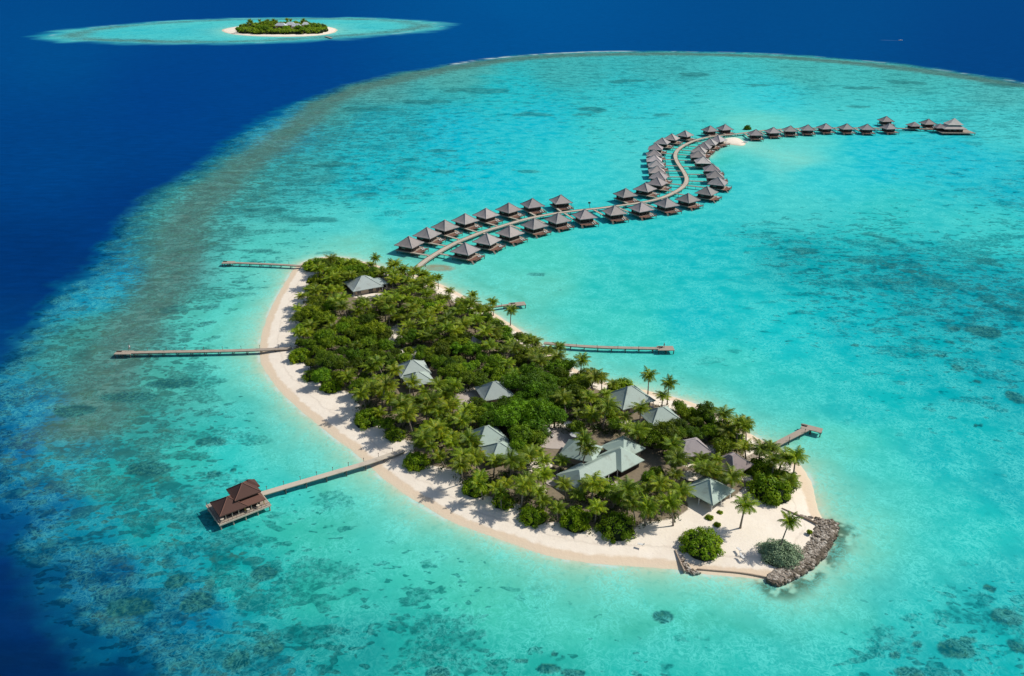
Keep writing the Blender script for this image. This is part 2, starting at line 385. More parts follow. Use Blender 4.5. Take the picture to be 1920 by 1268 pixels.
    # brownish rubble beside the start of the boardwalk
    rb = seg_dist(X, Y, ats([(760, 484), (800, 482)])); k = (np.exp(-(rb/6)**2)*.5*fbm(X/4, Y/4, 2, 3))[:, None]
    base = base*(1-k)+np.array(lin((140, 120, 70)))*k
    # weed and dark rock skirt off the seawall
    sk_ = seg_dist(X, Y, ats([(1572,990),(1570,1010),(1556,1034),(1532,1064),(1504,1084),(1470,1104),(1444,1100)]))
    k = ((1-sstep(sk_, 1.0, 3.6+2.5*fbm(X/3, Y/3, 19, 2)))*sstep(fbm(X/2.2, Y/2.2, 18, 3), .36, .52)*.8)
    k = np.maximum(k, (1-sstep(seg_dist(X, Y, ats([(1568,984),(1592,996)])), 1.2, 3.2))*sstep(fbm(X/2.2, Y/2.2, 18, 3), .3, .5)*.8)[:, None]
    base = base*(1-k)+np.array(lin((52, 84, 62)))*k
    # isolated coral heads
    head = np.zeros(len(X))
    hx = (fbm(X/3.2, Y/3.2, 51, 3)-.5)*5.2; hy = (fbm(X/3.2, Y/3.2, 61, 3)-.5)*5.2
    for px, py, rx, ry in HEADS:
        c = at(px, py); rX = rx*c.y*CP/F+rx*HC*SP/F
        e1 = at(px, py-ry); e2 = at(px, py+ry); rY = max((e1.y-e2.y)/2, .6)
        m = (np.abs(X-c.x) < rX*2+4) & (np.abs(Y-c.y) < rY*2+4)
        if not m.any(): continue
        hs = min(1.0, rX/3.0); fr_ = (.32 if py > 600 else .9)
        n1 = (fbm(X[m]/rX*1.3+px, Y[m]/rX*1.3, 51, 3)-.5)*rX*1.6*fr_; n2 = (fbm(X[m]/rX*1.3, Y[m]/rX*1.3+py, 61, 3)-.5)*rY*1.6*fr_
        q = np.hypot((X[m]-c.x+n1)/rX, (Y[m]-c.y+n2)/rY)
        big = py > 600
        head[m] = np.maximum(head[m], (1-sstep(q, .88, 1.08))*(1.0 if big else .68))
    # breaking surf on the far rim
    foam = np.zeros(len(X))
    sf = seg_dist(X, Y, EDGE_W)
    al = sstep(U, 820, 860)*(1-sstep(U, 1150, 1215))*(V < 160)
    foam = np.exp(-(sf/5.0)**2)*al*sstep(fbm(X/22, Y/8, 71, 3), .32, .58)*.75
    al2 = sstep(U, 1180, 1240)*(V < 200)
    foam = np.maximum(foam, np.exp(-(sf/3.5)**2)*al2*sstep(fbm(X/26, Y/10, 72, 3), .56, .68)*.35)
    shoreline = np.exp(-((ds-.35)/.45)**2)*sstep(fbm(X/3.5, Y/3.5, 73, 3), .42, .62)*.55
    foam = np.maximum(foam, shoreline)
    foam = np.maximum(foam, np.exp(-((-sdist(X, Y, FARREEF)+2)/5)**2)*sstep(fbm(X/40, Y/30, 75, 3), .60, .70)*.25)
    wk = seg_dist(X, Y, ats([(1686, 76.3), (1668, 75.8), (1654, 75.5)])); foam = np.maximum(foam, np.exp(-(wk/2.0)**2)*.08)
    return base, coral, brown, shal, head, np.clip(foam, 0, 1)

def polar_sheet():
    th = np.concatenate([np.linspace(-180, -45, 40)[:-1], np.linspace(-45, 45, 880), np.linspace(45, 180, 40)[1:-1]])
    rr = np.concatenate([[20, 45, 70], np.geomspace(90, 1250, 620), np.geomspace(1258, 2600, 200), np.geomspace(2700, 60000, 26)])
    T, Rr = np.meshgrid(np.radians(th), rr)
    return (Rr*np.sin(T)), (Rr*np.cos(T)), len(th), len(rr)
def mesh_grid(name, X, Y, Z, nc, nr, wrap=False, keep=None):
    v = np.stack([X.ravel(), Y.ravel(), Z.ravel()], 1)
    i = np.arange(nr-1)[:, None]*nc; j = np.arange(nc if wrap else nc-1)[None]
    j2 = (j+1) % nc
    q = np.stack([i+j, i+nc+j, i+nc+j2, i+j2], 2).reshape(-1, 4)
    if keep is not None: q = q[keep[q].any(1)]
    me = bpy.data.meshes.new(name)
    me.vertices.add(len(v)); me.vertices.foreach_set('co', v.ravel())
    me.loops.add(len(q)*4); me.loops.foreach_set('vertex_index', q.ravel().astype(np.int32))
    me.polygons.add(len(q)); me.polygons.foreach_set('loop_start', np.arange(0, len(q)*4, 4, dtype=np.int32))
    me.update(calc_edges=True); me.polygons.foreach_set('use_smooth', np.ones(len(q), bool))
    return me
def put_attr(me, name, arr):
    if arr.ndim == 2:
        a = me.attributes.new(name, 'FLOAT_COLOR', 'POINT'); c = np.ones((len(arr), 4)); c[:, :3] = arr; a.data.foreach_set('color', c.ravel())
    else:
        a = me.attributes.new(name, 'FLOAT', 'POINT'); a.data.foreach_set('value', arr.ravel().astype(np.float32))

X, Y, nc, nr = polar_sheet()
me = mesh_grid('water', X, Y, np.zeros_like(X), nc, nr, wrap=True)
base, coral, brown, shal, head, foam = sea_fields(X.ravel(), Y.ravel())
put_attr(me, 'tint', base); put_attr(me, 'coral', coral); put_attr(me, 'brown', brown); put_attr(me, 'shal', shal); put_attr(me, 'head', head); put_attr(me, 'foam', foam)
if (me.polygons[5000].normal.z < 0): me.flip_normals()

m, t, out = nt('sea_water')
tc = N(t, 'ShaderNodeTexCoord'); P = tc.outputs['Object']
tint = attr(t, 'tint', 'Color'); aC = attr(t, 'coral'); aB = attr(t, 'brown'); aS = attr(t, 'shal'); aH = attr(t, 'head'); aF = attr(t, 'foam')
geo = N(t, 'ShaderNodeNewGeometry')
# coral gardens: three sizes of broken patches
st = N(t, 'ShaderNodeMapping'); st.inputs['Scale'].default_value = (.62, 1.0, 1.0); L(t, P, st.inputs[0])
def patch(scale, detail, rough, dist, t0, k, soft):
    n = noise(t, st.outputs[0], scale, detail, rough, dist)
    thr = math_(t, 'SUBTRACT', t0, math_(t, 'MULTIPLY', aC, k))
    return smooth(t, n, thr, math_(t, 'ADD', thr, soft))
on = smooth(t, aC, .02, .2)
p1 = patch(.06, 5, .58, .25, .655, .235, .03)
p2 = patch(.19, 3, .52, .3, .67, .215, .03)
p3 = patch(.50, 1.5, .5, .15, .715, .225, .035)
fine = math_(t, 'ADD', .30, math_(t, 'MULTIPLY', smooth(t, noise(t, P, .7, 3, .6, 0), .42, .58), .70))
wv = N(t, 'ShaderNodeTexNoise'); wv.inputs['Scale'].default_value = .35; wv.inputs['Detail'].default_value = 3; L(t, P, wv.inputs['Vector'])
wvm = N(t, 'ShaderNodeVectorMath'); wvm.operation = 'MULTIPLY_ADD'; wvm.inputs[1].default_value = (2.6, 2.6, 0); L(t, wv.outputs['Color'], wvm.inputs[0]); L(t, st.outputs[0], wvm.inputs[2])
def heads(scale, k0, k1):
    vo = N(t, 'ShaderNodeTexVoronoi'); vo.inputs['Scale'].default_value = scale; L(t, wvm.outputs[0], vo.inputs['Vector'])
    sp = N(t, 'ShaderNodeSeparateColor'); L(t, vo.outputs['Color'], sp.inputs[0])
    rr_ = math_(t, 'MULTIPLY', math_(t, 'SUBTRACT', aC, k0), math_(t, 'MULTIPLY', sp.outputs[0], k1))
    return math_(t, 'SUBTRACT', 1.0, smooth(t, math_(t, 'SUBTRACT', vo.outputs['Distance'], rr_), 0, .07))
vh = math_(t, 'MAXIMUM', heads(.16, .22, .85), heads(.42, .12, .62))
cm = math_(t, 'MULTIPLY', math_(t, 'MULTIPLY', p1, .80), fine)
cm = math_(t, 'MAXIMUM', cm, math_(t, 'MULTIPLY', vh, .85))
cm = math_(t, 'MAXIMUM', cm, math_(t, 'MULTIPLY', math_(t, 'MULTIPLY', p2, .95), math_(t, 'ADD', .3, math_(t, 'MULTIPLY', fine, .7))))
cm = math_(t, 'MAXIMUM', cm, math_(t, 'MULTIPLY', p3, .85))
cm = math_(t, 'MULTIPLY', cm, on)
cm = math_(t, 'MULTIPLY', cm, smooth(t, aS, .0, .6))
dark = mixc(t, 1.0, tint, (.08, .36, .40), 'MULTIPLY')
dark = mixc(t, aB, dark, tuple(lin((74, 104, 96))))
# coral heads carry olive tops
hn = noise(t, P, .8, 4, .65)
headc = mixc(t, smooth(t, hn, .44, .66), tuple(lin((4, 76, 86))), tuple(lin((62, 122, 104))))
headc = mixc(t, .25, headc, dark)
c = mixc(t, math_(t, 'MULTIPLY', cm, .92), tint, dark)
# olive growth inside the patches
oliv = math_(t, 'MULTIPLY', math_(t, 'MULTIPLY', math_(t, 'MULTIPLY', cm, math_(t, 'MAXIMUM', aB, smooth(t, aC, .5, .75))), smooth(t, noise(t, P, .16, 4, .6), .48, .66)), .45)
c = mixc(t, math_(t, 'MULTIPLY', oliv, smooth(t, aS, .85, 1)), c, tuple(lin((84, 118, 92))))
# pale sand channels between the corals
sandch = math_(t, 'MULTIPLY', smooth(t, noise(t, P, .33, 3, .55, .2), .56, .66), math_(t, 'MULTIPLY', aC, .25))
c = mixc(t, math_(t, 'MULTIPLY', sandch, aS), c, mixc(t, .5, tint, (.10, .72, .66)))
c = mixc(t, math_(t, 'MULTIPLY', aH, .9), c, headc)
# broad mottling
mott = noise(t, P, .018, 5, .6)
c = mixc(t, math_(t, 'MULTIPLY', smooth(t, mott, .45, .62), .15), c, mixc(t, 1.0, c, (.45, .82, .86), 'MULTIPLY'))
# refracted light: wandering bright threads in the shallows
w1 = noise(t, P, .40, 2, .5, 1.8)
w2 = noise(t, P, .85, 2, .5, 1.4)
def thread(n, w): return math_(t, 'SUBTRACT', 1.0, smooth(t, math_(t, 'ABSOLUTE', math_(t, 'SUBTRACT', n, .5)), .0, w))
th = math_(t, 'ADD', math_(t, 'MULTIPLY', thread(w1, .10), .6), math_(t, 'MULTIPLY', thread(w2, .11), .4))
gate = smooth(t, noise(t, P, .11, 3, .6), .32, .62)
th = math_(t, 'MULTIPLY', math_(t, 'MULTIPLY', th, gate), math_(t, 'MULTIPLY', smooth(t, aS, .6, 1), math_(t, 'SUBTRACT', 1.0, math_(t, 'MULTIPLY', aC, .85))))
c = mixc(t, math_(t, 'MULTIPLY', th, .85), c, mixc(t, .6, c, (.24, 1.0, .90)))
dk = math_(t, 'MULTIPLY', smooth(t, noise(t, P, .6, 2, .6, .5), .5, .72), math_(t, 'MULTIPLY', aS, .55))
c = mixc(t, dk, c, mixc(t, 1.0, c, (.62, .84, .86), 'MULTIPLY'))
# deep swell tone
sw = N(t, 'ShaderNodeMapping'); sw.inputs['Scale'].default_value = (.35, 1.0, 1.0); sw.inputs['Rotation'].default_value = (0, 0, .12)
L(t, P, sw.inputs[0])
swn = noise(t, sw.outputs[0], .22, 7, .72, .3)
dp = math_(t, 'MULTIPLY', math_(t, 'SUBTRACT', 1.0, aS), smooth(t, swn, .35, .7))
c = mixc(t, math_(t, 'MULTIPLY', dp, .60), c, mixc(t, 1.0, c, (1.3, 1.45, 1.45), 'MULTIPLY'))
c = mixc(t, math_(t, 'MULTIPLY', aF, math_(t, 'ADD', .5, noise(t, P, .25, 4, .7))), c, (.86, .88, .86))
c = mixc(t, 1.0, c, (.70, .80, .78), 'MULTIPLY')
dif = N(t, 'ShaderNodeBsdfDiffuse'); L(t, c, dif.inputs[0])
gl = N(t, 'ShaderNodeBsdfGlossy'); gl.inputs['Roughness'].default_value = .22; gl.inputs['Color'].default_value = (.10, .60, 1, 1)
bw = math_(t, 'ADD', noise(t, P, .55, 4, .6, .5), math_(t, 'MULTIPLY', swn, 1.5))
bp = N(t, 'ShaderNodeBump'); bp.inputs['Strength'].default_value = .55; bp.inputs['Distance'].default_value = .35
L(t, bw, bp.inputs['Height']); L(t, bp.outputs[0], gl.inputs['Normal'])
bp2 = N(t, 'ShaderNodeBump'); bp2.inputs['Strength'].default_value = .22; bp2.inputs['Distance'].default_value = .3
L(t, bw, bp2.inputs['Height']); L(t, bp2.outputs[0], dif.inputs['Normal'])
fr = N(t, 'ShaderNodeFresnel'); fr.inputs[0].default_value = 1.33; L(t, bp.outputs[0], fr.inputs['Normal'])
mx = N(t, 'ShaderNodeMixShader'); L(t, math_(t, 'MINIMUM', math_(t, 'MULTIPLY', fr.outputs[0], .35), .035), mx.inputs[0])
L(t, dif.outputs[0], mx.inputs[1]); L(t, gl.outputs[0], mx.inputs[2]); L(t, mx.outputs[0], out.inputs[0])
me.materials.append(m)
sea = bpy.data.objects.new('water', me); COL.objects.link(sea)
tag(sea, 'turquoise lagoon water with coral patches, turning deep blue beyond the reef', kind='structure')

# ---------------------------------------------------------------- sand ground
VEG = [(566,497),(598,512),(585,535),(578,556),(560,592),(555,612),(560,640),(544,662),(550,684),(576,690),(580,712),(601,733),(641,742),(660,750),(668,776),(665,795),(705,805),(725,828),(770,838),
(760,872),(800,882),(850,893),(868,925),(900,934),(930,950),(968,957),(972,980),(1010,992),(1050,990),(1080,1003),(1120,1005),(1190,1006),(1212,992),(1270,986),(1300,965),(1295,940),(1350,960),(1385,940),
(1402,925),(1430,945),(1470,945),(1494,920),(1492,890),(1440,872),(1405,862),(1408,835),(1380,812),(1345,795),(1310,783),(1275,772),(1240,762),(1205,752),(1160,742),(1120,730),(1080,712),(1045,690),(1010,665),
(980,645),(950,625),(920,603),(880,580),(840,560),(800,540),(760,524),(715,515),(670,508),(620,500)]
VEGW = ats(VEG)
def sand_mat():
    m, t, out = nt('coral_sand')
    tc = N(t, 'ShaderNodeTexCoord'); P = tc.outputs['Object']
    n1 = noise(t, P, .35, 6, .65); n2 = noise(t, P, 5, 3, .7); n3 = noise(t, P, .09, 4, .6)
    c = mixc(t, n1, (.80, .69, .55), (.93, .84, .70))
    c = mixc(t, math_(t, 'MULTIPLY', n2, .22), c, (.58, .47, .37))
    sx = N(t, 'ShaderNodeSeparateXYZ'); L(t, P, sx.inputs[0]); z = math_(t, 'ADD', sx.outputs[2], math_(t, 'MULTIPLY', math_(t, 'SUBTRACT', n1, .5), .22))
    wet = math_(t, 'SUBTRACT', 1.0, smooth(t, z, .26, .36))
    c = mixc(t, math_(t, 'MULTIPLY', wet, .75), c, (.67, .505, .335))
    w2 = math_(t, 'SUBTRACT', 1.0, smooth(t, z, .02, .20)); c = mixc(t, math_(t, 'MULTIPLY', w2, .6), c, (.70, .60, .43))
    # drift lines left by the tide
    dl = math_(t, 'MULTIPLY', math_(t, 'SUBTRACT', 1.0, smooth(t, math_(t, 'ABSOLUTE', math_(t, 'SUBTRACT', z, .60)), .0, .035)), .25)
    c = mixc(t, dl, c, (.42, .34, .27))
    fp = smooth(t, noise(t, P, 1.7, 3, .8), .60, .70); fz = smooth(t, noise(t, P, .13, 3, .6), .42, .58)
    c = mixc(t, math_(t, 'MULTIPLY', math_(t, 'MULTIPLY', fp, fz), .38), c, (.52, .42, .32))
    c = mixc(t, math_(t, 'MULTIPLY', smooth(t, n3, .48, .66), .22), c, (.66, .54, .42))
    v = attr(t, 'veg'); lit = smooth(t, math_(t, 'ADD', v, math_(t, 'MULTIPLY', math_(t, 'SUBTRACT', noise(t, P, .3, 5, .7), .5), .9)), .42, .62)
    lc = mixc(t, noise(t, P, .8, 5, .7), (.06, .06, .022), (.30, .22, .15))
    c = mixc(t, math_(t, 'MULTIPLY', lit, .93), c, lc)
    dts = math_(t, 'MULTIPLY', smooth(t, noise(t, P, 2.2, 3, .7), .66, .72), .35); c = mixc(t, dts, c, (.30, .23, .17))
    b = N(t, 'ShaderNodeBsdfPrincipled'); b.inputs['Roughness'].default_value = .9; b.inputs['Specular IOR Level'].default_value = .1
    L(t, c, b.inputs['Base Color'])
    bp = N(t, 'ShaderNodeBump'); bp.inputs['Strength'].default_value = .35; bp.inputs['Distance'].default_value = .15
    L(t, math_(t, 'ADD', noise(t, P, 1.4, 4, .7), n1), bp.inputs['Height']); L(t, bp.outputs[0], b.inputs['Normal'])
    L(t, b.outputs[0], out.inputs[0]); return m
SAND = sand_mat()
CLEAR = [(885,757,30,26),(745,635,20,22),(770,668,24,12),(1045,822,40,20),(1160,925,30,14),(1010,880,25,14),(1060,915,22,14),(925,860,40,8),(1235,800,30,6),(1320,850,30,10),(1300,900,25,10),(1400,900,16,10),(600,520,12,4),(720,560,14,5),
 (1180,805,30,10),(1010,925,14,8),(870,790,14,6),(1290,875,20,8),(690,560,30,5)]
def sand_sheet(name, poly, step, slope, top, label, veg=False):
    mn = poly.min(0)-3; mx_ = poly.max(0)+3
    xs = np.arange(mn[0], mx_[0]+step, step); ys = np.arange(mn[1], mx_[1]+step, step)
    X, Y = np.meshgrid(xs, ys); x = X.ravel(); y = Y.ravel()
    d = sdist(x, y, poly)+(fbm(x/7, y/7, 91, 3)-.5)*.9
    Z = np.where(d > 0, top*(1-np.exp(-np.clip(d, 0, None)*slope/top)), d*.25)
    Z = Z+(fbm(x/5, y/5, 92, 3)-.5)*.12*np.clip(d/6, 0, 1)
    Z = np.maximum(Z, -.8)
    me = mesh_grid(name, X, Y, Z.reshape(X.shape), len(xs), len(ys), keep=(Z > -.35))
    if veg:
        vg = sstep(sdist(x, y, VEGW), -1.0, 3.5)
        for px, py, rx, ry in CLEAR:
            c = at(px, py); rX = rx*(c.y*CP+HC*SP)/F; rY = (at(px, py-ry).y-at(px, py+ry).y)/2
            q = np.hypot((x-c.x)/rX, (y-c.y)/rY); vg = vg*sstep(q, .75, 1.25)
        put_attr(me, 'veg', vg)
    else: put_attr(me, 'veg', np.zeros(len(x)))
    if me.polygons[0].normal.z < 0: me.flip_normals()
    me.materials.append(SAND)
    o = bpy.data.objects.new(name, me); COL.objects.link(o)
    return tag(o, label, kind='structure')
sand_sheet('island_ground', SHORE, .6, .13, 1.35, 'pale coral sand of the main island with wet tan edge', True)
sand_sheet('island_ground', FARSHORE, 4, .08, 2.0, 'white sand beach ringing the far wooded island')
sand_sheet('sandbar', SANDBAR, .8, .4, 1.0, 'small pale sandbar beside the overwater villas')
sand_sheet('sand_spit', INSAND, .8, .35, .9, 'narrow pale sand strip inside the curve of villas')
# seabed well below so nothing is ever seen through a gap
# ================================================================ BOARDWALK, VILLAS, PIERS
WALK_PX = [(773,509),(793,492),(816.5,476),(851.7,456),(879,445),(906,434),(944,423),(984,411),(1028,402),(1079,395),(1112,392),(1144,388),(1171,384.5),(1195,381),(1219,377),(1238,372),(1254,366),(1268,359),(1279,352),(1286,344.5),
 (1288.5,336),(1285,327),(1279,317),(1272,307.5),(1267,298),(1266,290),(1270,281.5),(1279,274.5),(1290,268.5),(1304,263),(1320,258.5),(1340,255),(1362,253),(1384,251),(1400,248.5),(1430,245),(1470,242),(1515,240.3),(1569,239.8),(1626,240.2),(1669,240.5),(1700,241.2),(1727,241.8),(1761,242.6)]
DZ = 1.7
WALK = smoothpoly(np.array([at(p[0], p[1], DZ)[:2] for p in WALK_PX]), 2, False)
WLEN = np.concatenate([[0], np.cumsum(np.hypot(*(np.diff(WALK, axis=0).T)))])
def walk_at(s):
    i = min(max(int(np.searchsorted(WLEN, s))-1, 0), len(WALK)-2)
    k = (s-WLEN[i])/(WLEN[i+1]-WLEN[i]); p = WALK[i]*(1-k)+WALK[i+1]*k; d = WALK[i+1]-WALK[i]; return p, math.atan2(d[1], d[0])
def walk_near(x, y):
    d = np.hypot(WALK[:, 0]-x, WALK[:, 1]-y); i = int(d.argmin()); i0 = max(i-2, 0); i1 = min(i+2, len(WALK)-1)
    v = WALK[i1]-WALK[i0]; return i, WALK[i], math.atan2(v[1], v[0])

def ribbon(mb, path, width, ztop, thick, mi=0):
    vs = []; n = len(path)
    for i in range(n):
        d = path[min(i+1, n-1)]-path[max(i-1, 0)]; d = d/np.hypot(*d); nx, ny = -d[1], d[0]; zt = ztop[i] if isinstance(ztop, (list, np.ndarray)) else ztop
        for sx_, z in ((1, zt), (-1, zt), (-1, zt-thick), (1, zt-thick)):
            vs.append((path[i][0]+nx*width/2*sx_, path[i][1]+ny*width/2*sx_, z))
    fs = []
    for i in range(n-1):
        for k in range(4): fs.append((i*4+k, i*4+(k+1) % 4, (i+1)*4+(k+1) % 4, (i+1)*4+k))
    fs += [(0, 3, 2, 1), tuple((n-1)*4+k for k in range(4))]
    mb.add(vs, fs, mi)
bw = empty('boardwalk', (0, 0, 0), label='long pale timber boardwalk winding in an S between the overwater villas', cat='boardwalk')
mb = MB(); ribbon(mb, WALK, 2.7, DZ, .22); mb.build('deck', 'deck_pale', bw)
for sgn, nm in ((1, 'rail'), (-1, 'rail')):
    mb = MB(); off = np.array([WALK[i]+sgn*1.28*np.array([-(WALK[min(i+1, len(WALK)-1)]-WALK[max(i-1, 0)])[1], (WALK[min(i+1, len(WALK)-1)]-WALK[max(i-1, 0)])[0]])/np.hypot(*(WALK[min(i+1, len(WALK)-1)]-WALK[max(i-1, 0)])) for i in range(len(WALK))])
    ribbon(mb, off, .16, DZ+.14, .12); mb.build(nm, 'timber', bw)
bent = MB()
for sy in (-1.15, 1.15): bent.tube([(0, sy, -1.6), (0, sy, 0)], .16, 6)
bent.box((0, 0, -.12), (.22, 2.9, .24))
b0 = bent.build('pile_bent', 'pile', bw); k = 0; s = 3.0
while s < WLEN[-1]-1:
    p, a = walk_at(s); b = b0 if k == 0 else b0.copy()
    if k: COL.objects.link(b); b.parent = bw
    b.location = (p[0], p[1], DZ-.2); b.rotation_euler = (0, 0, a); k += 1; s += 8.2

# ---- overwater villa, origin at the waterline, +x along the boardwalk, -y towards open deck
def make_villa(name, pal):
    v = empty(name)
    m = MB(); m.box((0, 0, DZ-.14), (10.6, 10.2, .28)); m.build('platform', 'deck_grey', v)
    m = MB(); m.box((.8, -6.7, DZ-.30), (8.4, 3.4, .24)); m.box((-4.4, -6.0, DZ-.22), (1.9, 2.0, .2)); d = m.build('sun_deck', 'deck_red', v)
    m = MB()
    for x0, x1 in ((-3.4, 5.0),):
        m.box(((x0+x1)/2, -8.33, DZ+.62), (x1-x0, .08, .08)); m.box(((x0+x1)/2, -8.33, DZ+.25), (x1-x0, .05, .05))
        for i in range(6): m.box((x0+.05+i*(x1-x0-.1)/5, -8.33, DZ+.22), (.09, .09, .8))
    m.box((4.95, -6.8, DZ+.62), (.08, 3.0, .08)); m.box((4.95, -6.8, DZ+.25), (.05, 3.0, .05))
    m.build('railing', 'timber', v)
    m = MB(); m.box((0, .3, DZ+1.25), (7.6, 7.2, 2.5)); m.box((-2.2, -3.9, DZ+1.2), (2.4, 1.4, 2.4)); w_ = m.build('wall', 'wall_dark', v)
    m = MB(); m.box((1.2, -3.34, DZ+1.1), (3.6, .08, 2.1)); dr = m.build('door', 'door_dark', v)
    m = MB(); m.box((1.2, -3.40, DZ+1.1), (.10, .06, 2.1)); m.box((1.2, -3.40, DZ+2.18), (3.8, .06, .1)); m.build('frame', 'wall_cream', dr)
    for x, y, sx_, sy_ in ((3.84, .9, .08, 2.6), (-3.84, .9, .08, 2.2), (.6, 3.94, 3.0, .08)):
        m = MB(); m.box((x, y, DZ+1.5), (sx_, sy_, 1.1)); wn = m.build('window', 'door_dark', v)
        m = MB(); m.box((x*1.008, y*1.008, DZ+.9), (max(sx_, .16), max(sy_, .16), .1)); m.build('sill', 'wall_cream', wn)
    m = MB()
    m.hip((0, 0, DZ+2.45), 10.9, 10.9, 3.5, (.5, .5), 1.18, .26); r_ = m.build('roof', 'roof_grey', v)
    m = MB()
    for a_ in range(4):
        pts = []
        for i in range(7):
            t_ = i/6; hx = (10.9*(1-t_)+.5*t_)/2+.02; q = Vector((hx, hx, DZ+2.45+3.5*t_**1.18+.05)); q.rotate(Matrix.Rotation(a_*math.pi/2, 3, 'Z')); pts.append(q)
        m.tube(pts, .11, 5)
    m.box((0, 0, DZ+6.05), (.6, .6, .3)); m.build('ridge_cap', 'ridge', r_)
    for x in (-4.6, 0, 4.6):
        for y in (-4.4, 4.4): 
            m = MB(); m.tube([(x, y, -.6), (x, y, DZ-.2)], .17, 6); m.build('stilt', 'pile', v)
    for x in (-3.0, .8, 4.7):
        m = MB(); m.tube([(x, -8.1, -.6), (x, -8.1, DZ-.3)], .16, 6); m.build('stilt', 'pile', v)
    for x in (-4.7, 4.7):
        for y in (-4.6,):
            m = MB(); m.tube([(x, y, DZ), (x, y, DZ+2.5)], .11, 5); m.build('roof_post', 'timber', v)
    m = MB()
    for i in range(5): m.box((-5.0+.0*i, -7.2-.32*i, DZ-.45-.34*i), (1.2, .34, .08))
    m.build('steps', 'deck_grey', v)
    for x in (1.8, 3.2):
        m = MB(); m.box((x, -6.9, DZ-.02), (.65, 1.9, .16)); m.box((x, -6.15, DZ+.16), (.65, .5, .3)); m.build('lounger', 'fabric', v)
    return v
bigv = make_villa('overwater_villa', 0); freeze(bigv)
AR = [(766.4,441.6),(800,424.8),(834,411),(872,399),(911,389),(953.8,379),(998.7,370.6),(1052,363.9),(1173.4,351.9),(1210,341.6),(1232.5,331),(1236,320),(1232.5,309.5),(1231,299),(1227.5,289),(1227,279),(1230,267.5),(1242,257),(1259.7,249.7),(1285,243.5),(1332,234.7),(1360,232)]
BR = [(872,453.8),(912.6,436),(956,422),(1002,408),(1046.7,398),(1097,391),(1153,383.8),(1203,377.6),(1251,369.7),(1290.6,361),(1326,348),(1347,331),(1342,318.5),(1335.6,306),(1319,292),(1310,281.5),(1312,273),(1320.6,265.6),(1332,258.5),(1347,252.5)]
CR = [(1418,241.6),(1450.7,237.5),(1483,234.6),(1515.8,232.7),(1549,230.3),(1588.4,230.8),(1626.8,231.5),(1668.7,230.3)]
ORD = ['first','second','third','fourth','fifth','sixth','seventh','eighth','ninth','tenth','eleventh','twelfth','thirteenth','fourteenth','fifteenth','sixteenth','seventeenth','eighteenth','nineteenth','twentieth','twenty-first','twenty-second']
PALE = {('a', 12): 1.25, ('a', 13): 1.15, ('a', 14): 1.45, ('b', 14): 1.75, ('b', 19): 1.2, ('b', 18): 1.1}
first = True
def bridge(parent, ly, sgn):
    """footbridge from the villa to the boardwalk along local y; length depends on the villa"""
    m = MB(); y0 = sgn*5.1 if sgn > 0 else -5.1; y1 = sgn*ly
    x = -4.4
    m.box((x, (y0+y1)/2, DZ-.12), (1.5, abs(y1-y0), .2))
    for s_ in (-.7, .7): m.box((x+s_, (y0+y1)/2, DZ+.06), (.08, abs(y1-y0), .12))
    b = m.build('footbridge', 'deck_pale', parent)
    n = max(1, int(abs(y1-y0)/5)); 
    for i in range(n):
        mm = MB(); yy = y0+(y1-y0)*(i+.5)/n; mm.box((x, yy, DZ/2-.45), (.2, .2, DZ+.4)); mm.build('pile', 'pile', b)
for side, row in (('a', AR), ('b', BR), ('c', CR)):
    for i, (px, py) in enumerate(row):
        c = at(px, py, DZ+6.1); j, wp, tang = walk_near(c.x, c.y)
        v = bigv if first else copy_tree(bigv); first = False
        if side == 'c': tang = math.atan2(.02, 1)*0+R(2)+R(3)*math.sin(i*2.1)
        v.location = (c.x, c.y, 0); v.rotation_euler = (0, 0, tang+R(random.uniform(-7, 7))); v.scale = (.9, .9, .95)
        dist = math.hypot(wp[0]-c.x, wp[1]-c.y)
        bridge(v, max(dist/.9, 6.5), -1 if side == 'a' else 1)
        g = random.uniform(.80, 1.10)*PALE.get((side, i), 1.0)
        for ch in v.children:
            if ch.name.startswith('roof') and not ch.name.startswith('roof_post'): ch.color = (g*random.uniform(.99, 1.07), g, g*random.uniform(.94, 1.02), 1)
        lk = 'pale bleached' if g > 1.12 else 'grey'
        if side == 'a': lb = f'{lk} pyramid roofed villa, {ORD[i]} from the island on the boardwalk ocean side'; gr = 'overwater villas on the ocean side of the boardwalk'
        elif side == 'b': lb = f'{lk} pyramid roofed villa, {ORD[i]} from the island on the boardwalk lagoon side'; gr = 'overwater villas on the lagoon side of the boardwalk'
        else: lb = f'{lk} roofed villa, {ORD[i]} from the sandbar in the straight row running right'; gr = 'overwater villas in the straight far row'
        tag(v, lb, 'villa', gr)
# two more set behind the straight row, a small hut and the end restaurant
for (px, py, lb) in ((1662.7, 217, 'grey roofed villa standing behind the last villa of the straight row'), (1741.8, 222, 'grey roofed villa standing between the small hut and the pale roofed restaurant')):
    v = copy_tree(bigv); c = at(px, py, DZ+6.1); v.location = (c.x, c.y, 0); v.rotation_euler = (0, 0, R(4)); tag(v, lb, 'villa', 'villas behind the straight row'); bridge(v, 11, -1)
hut = empty('hut', at(1711.8, 243.6), R(5), label='small low grey roofed hut on stilts right of the straight villa row', cat='hut')
m = MB(); m.box((0, 0, DZ-.14), (9, 9, .28)); m.build('platform', 'deck_grey', hut)
m = MB(); m.box((0, 0, DZ+.9), (6.4, 6.4, 1.8)); m.build('wall', 'wall_dark', hut)
m = MB(); m.hip((0, 0, DZ+1.75), 9, 9, 2.7, (.4, .4), 1.15, .22); m.build('roof', 'roof_grey', hut).color = (.8, .76, .74, 1)
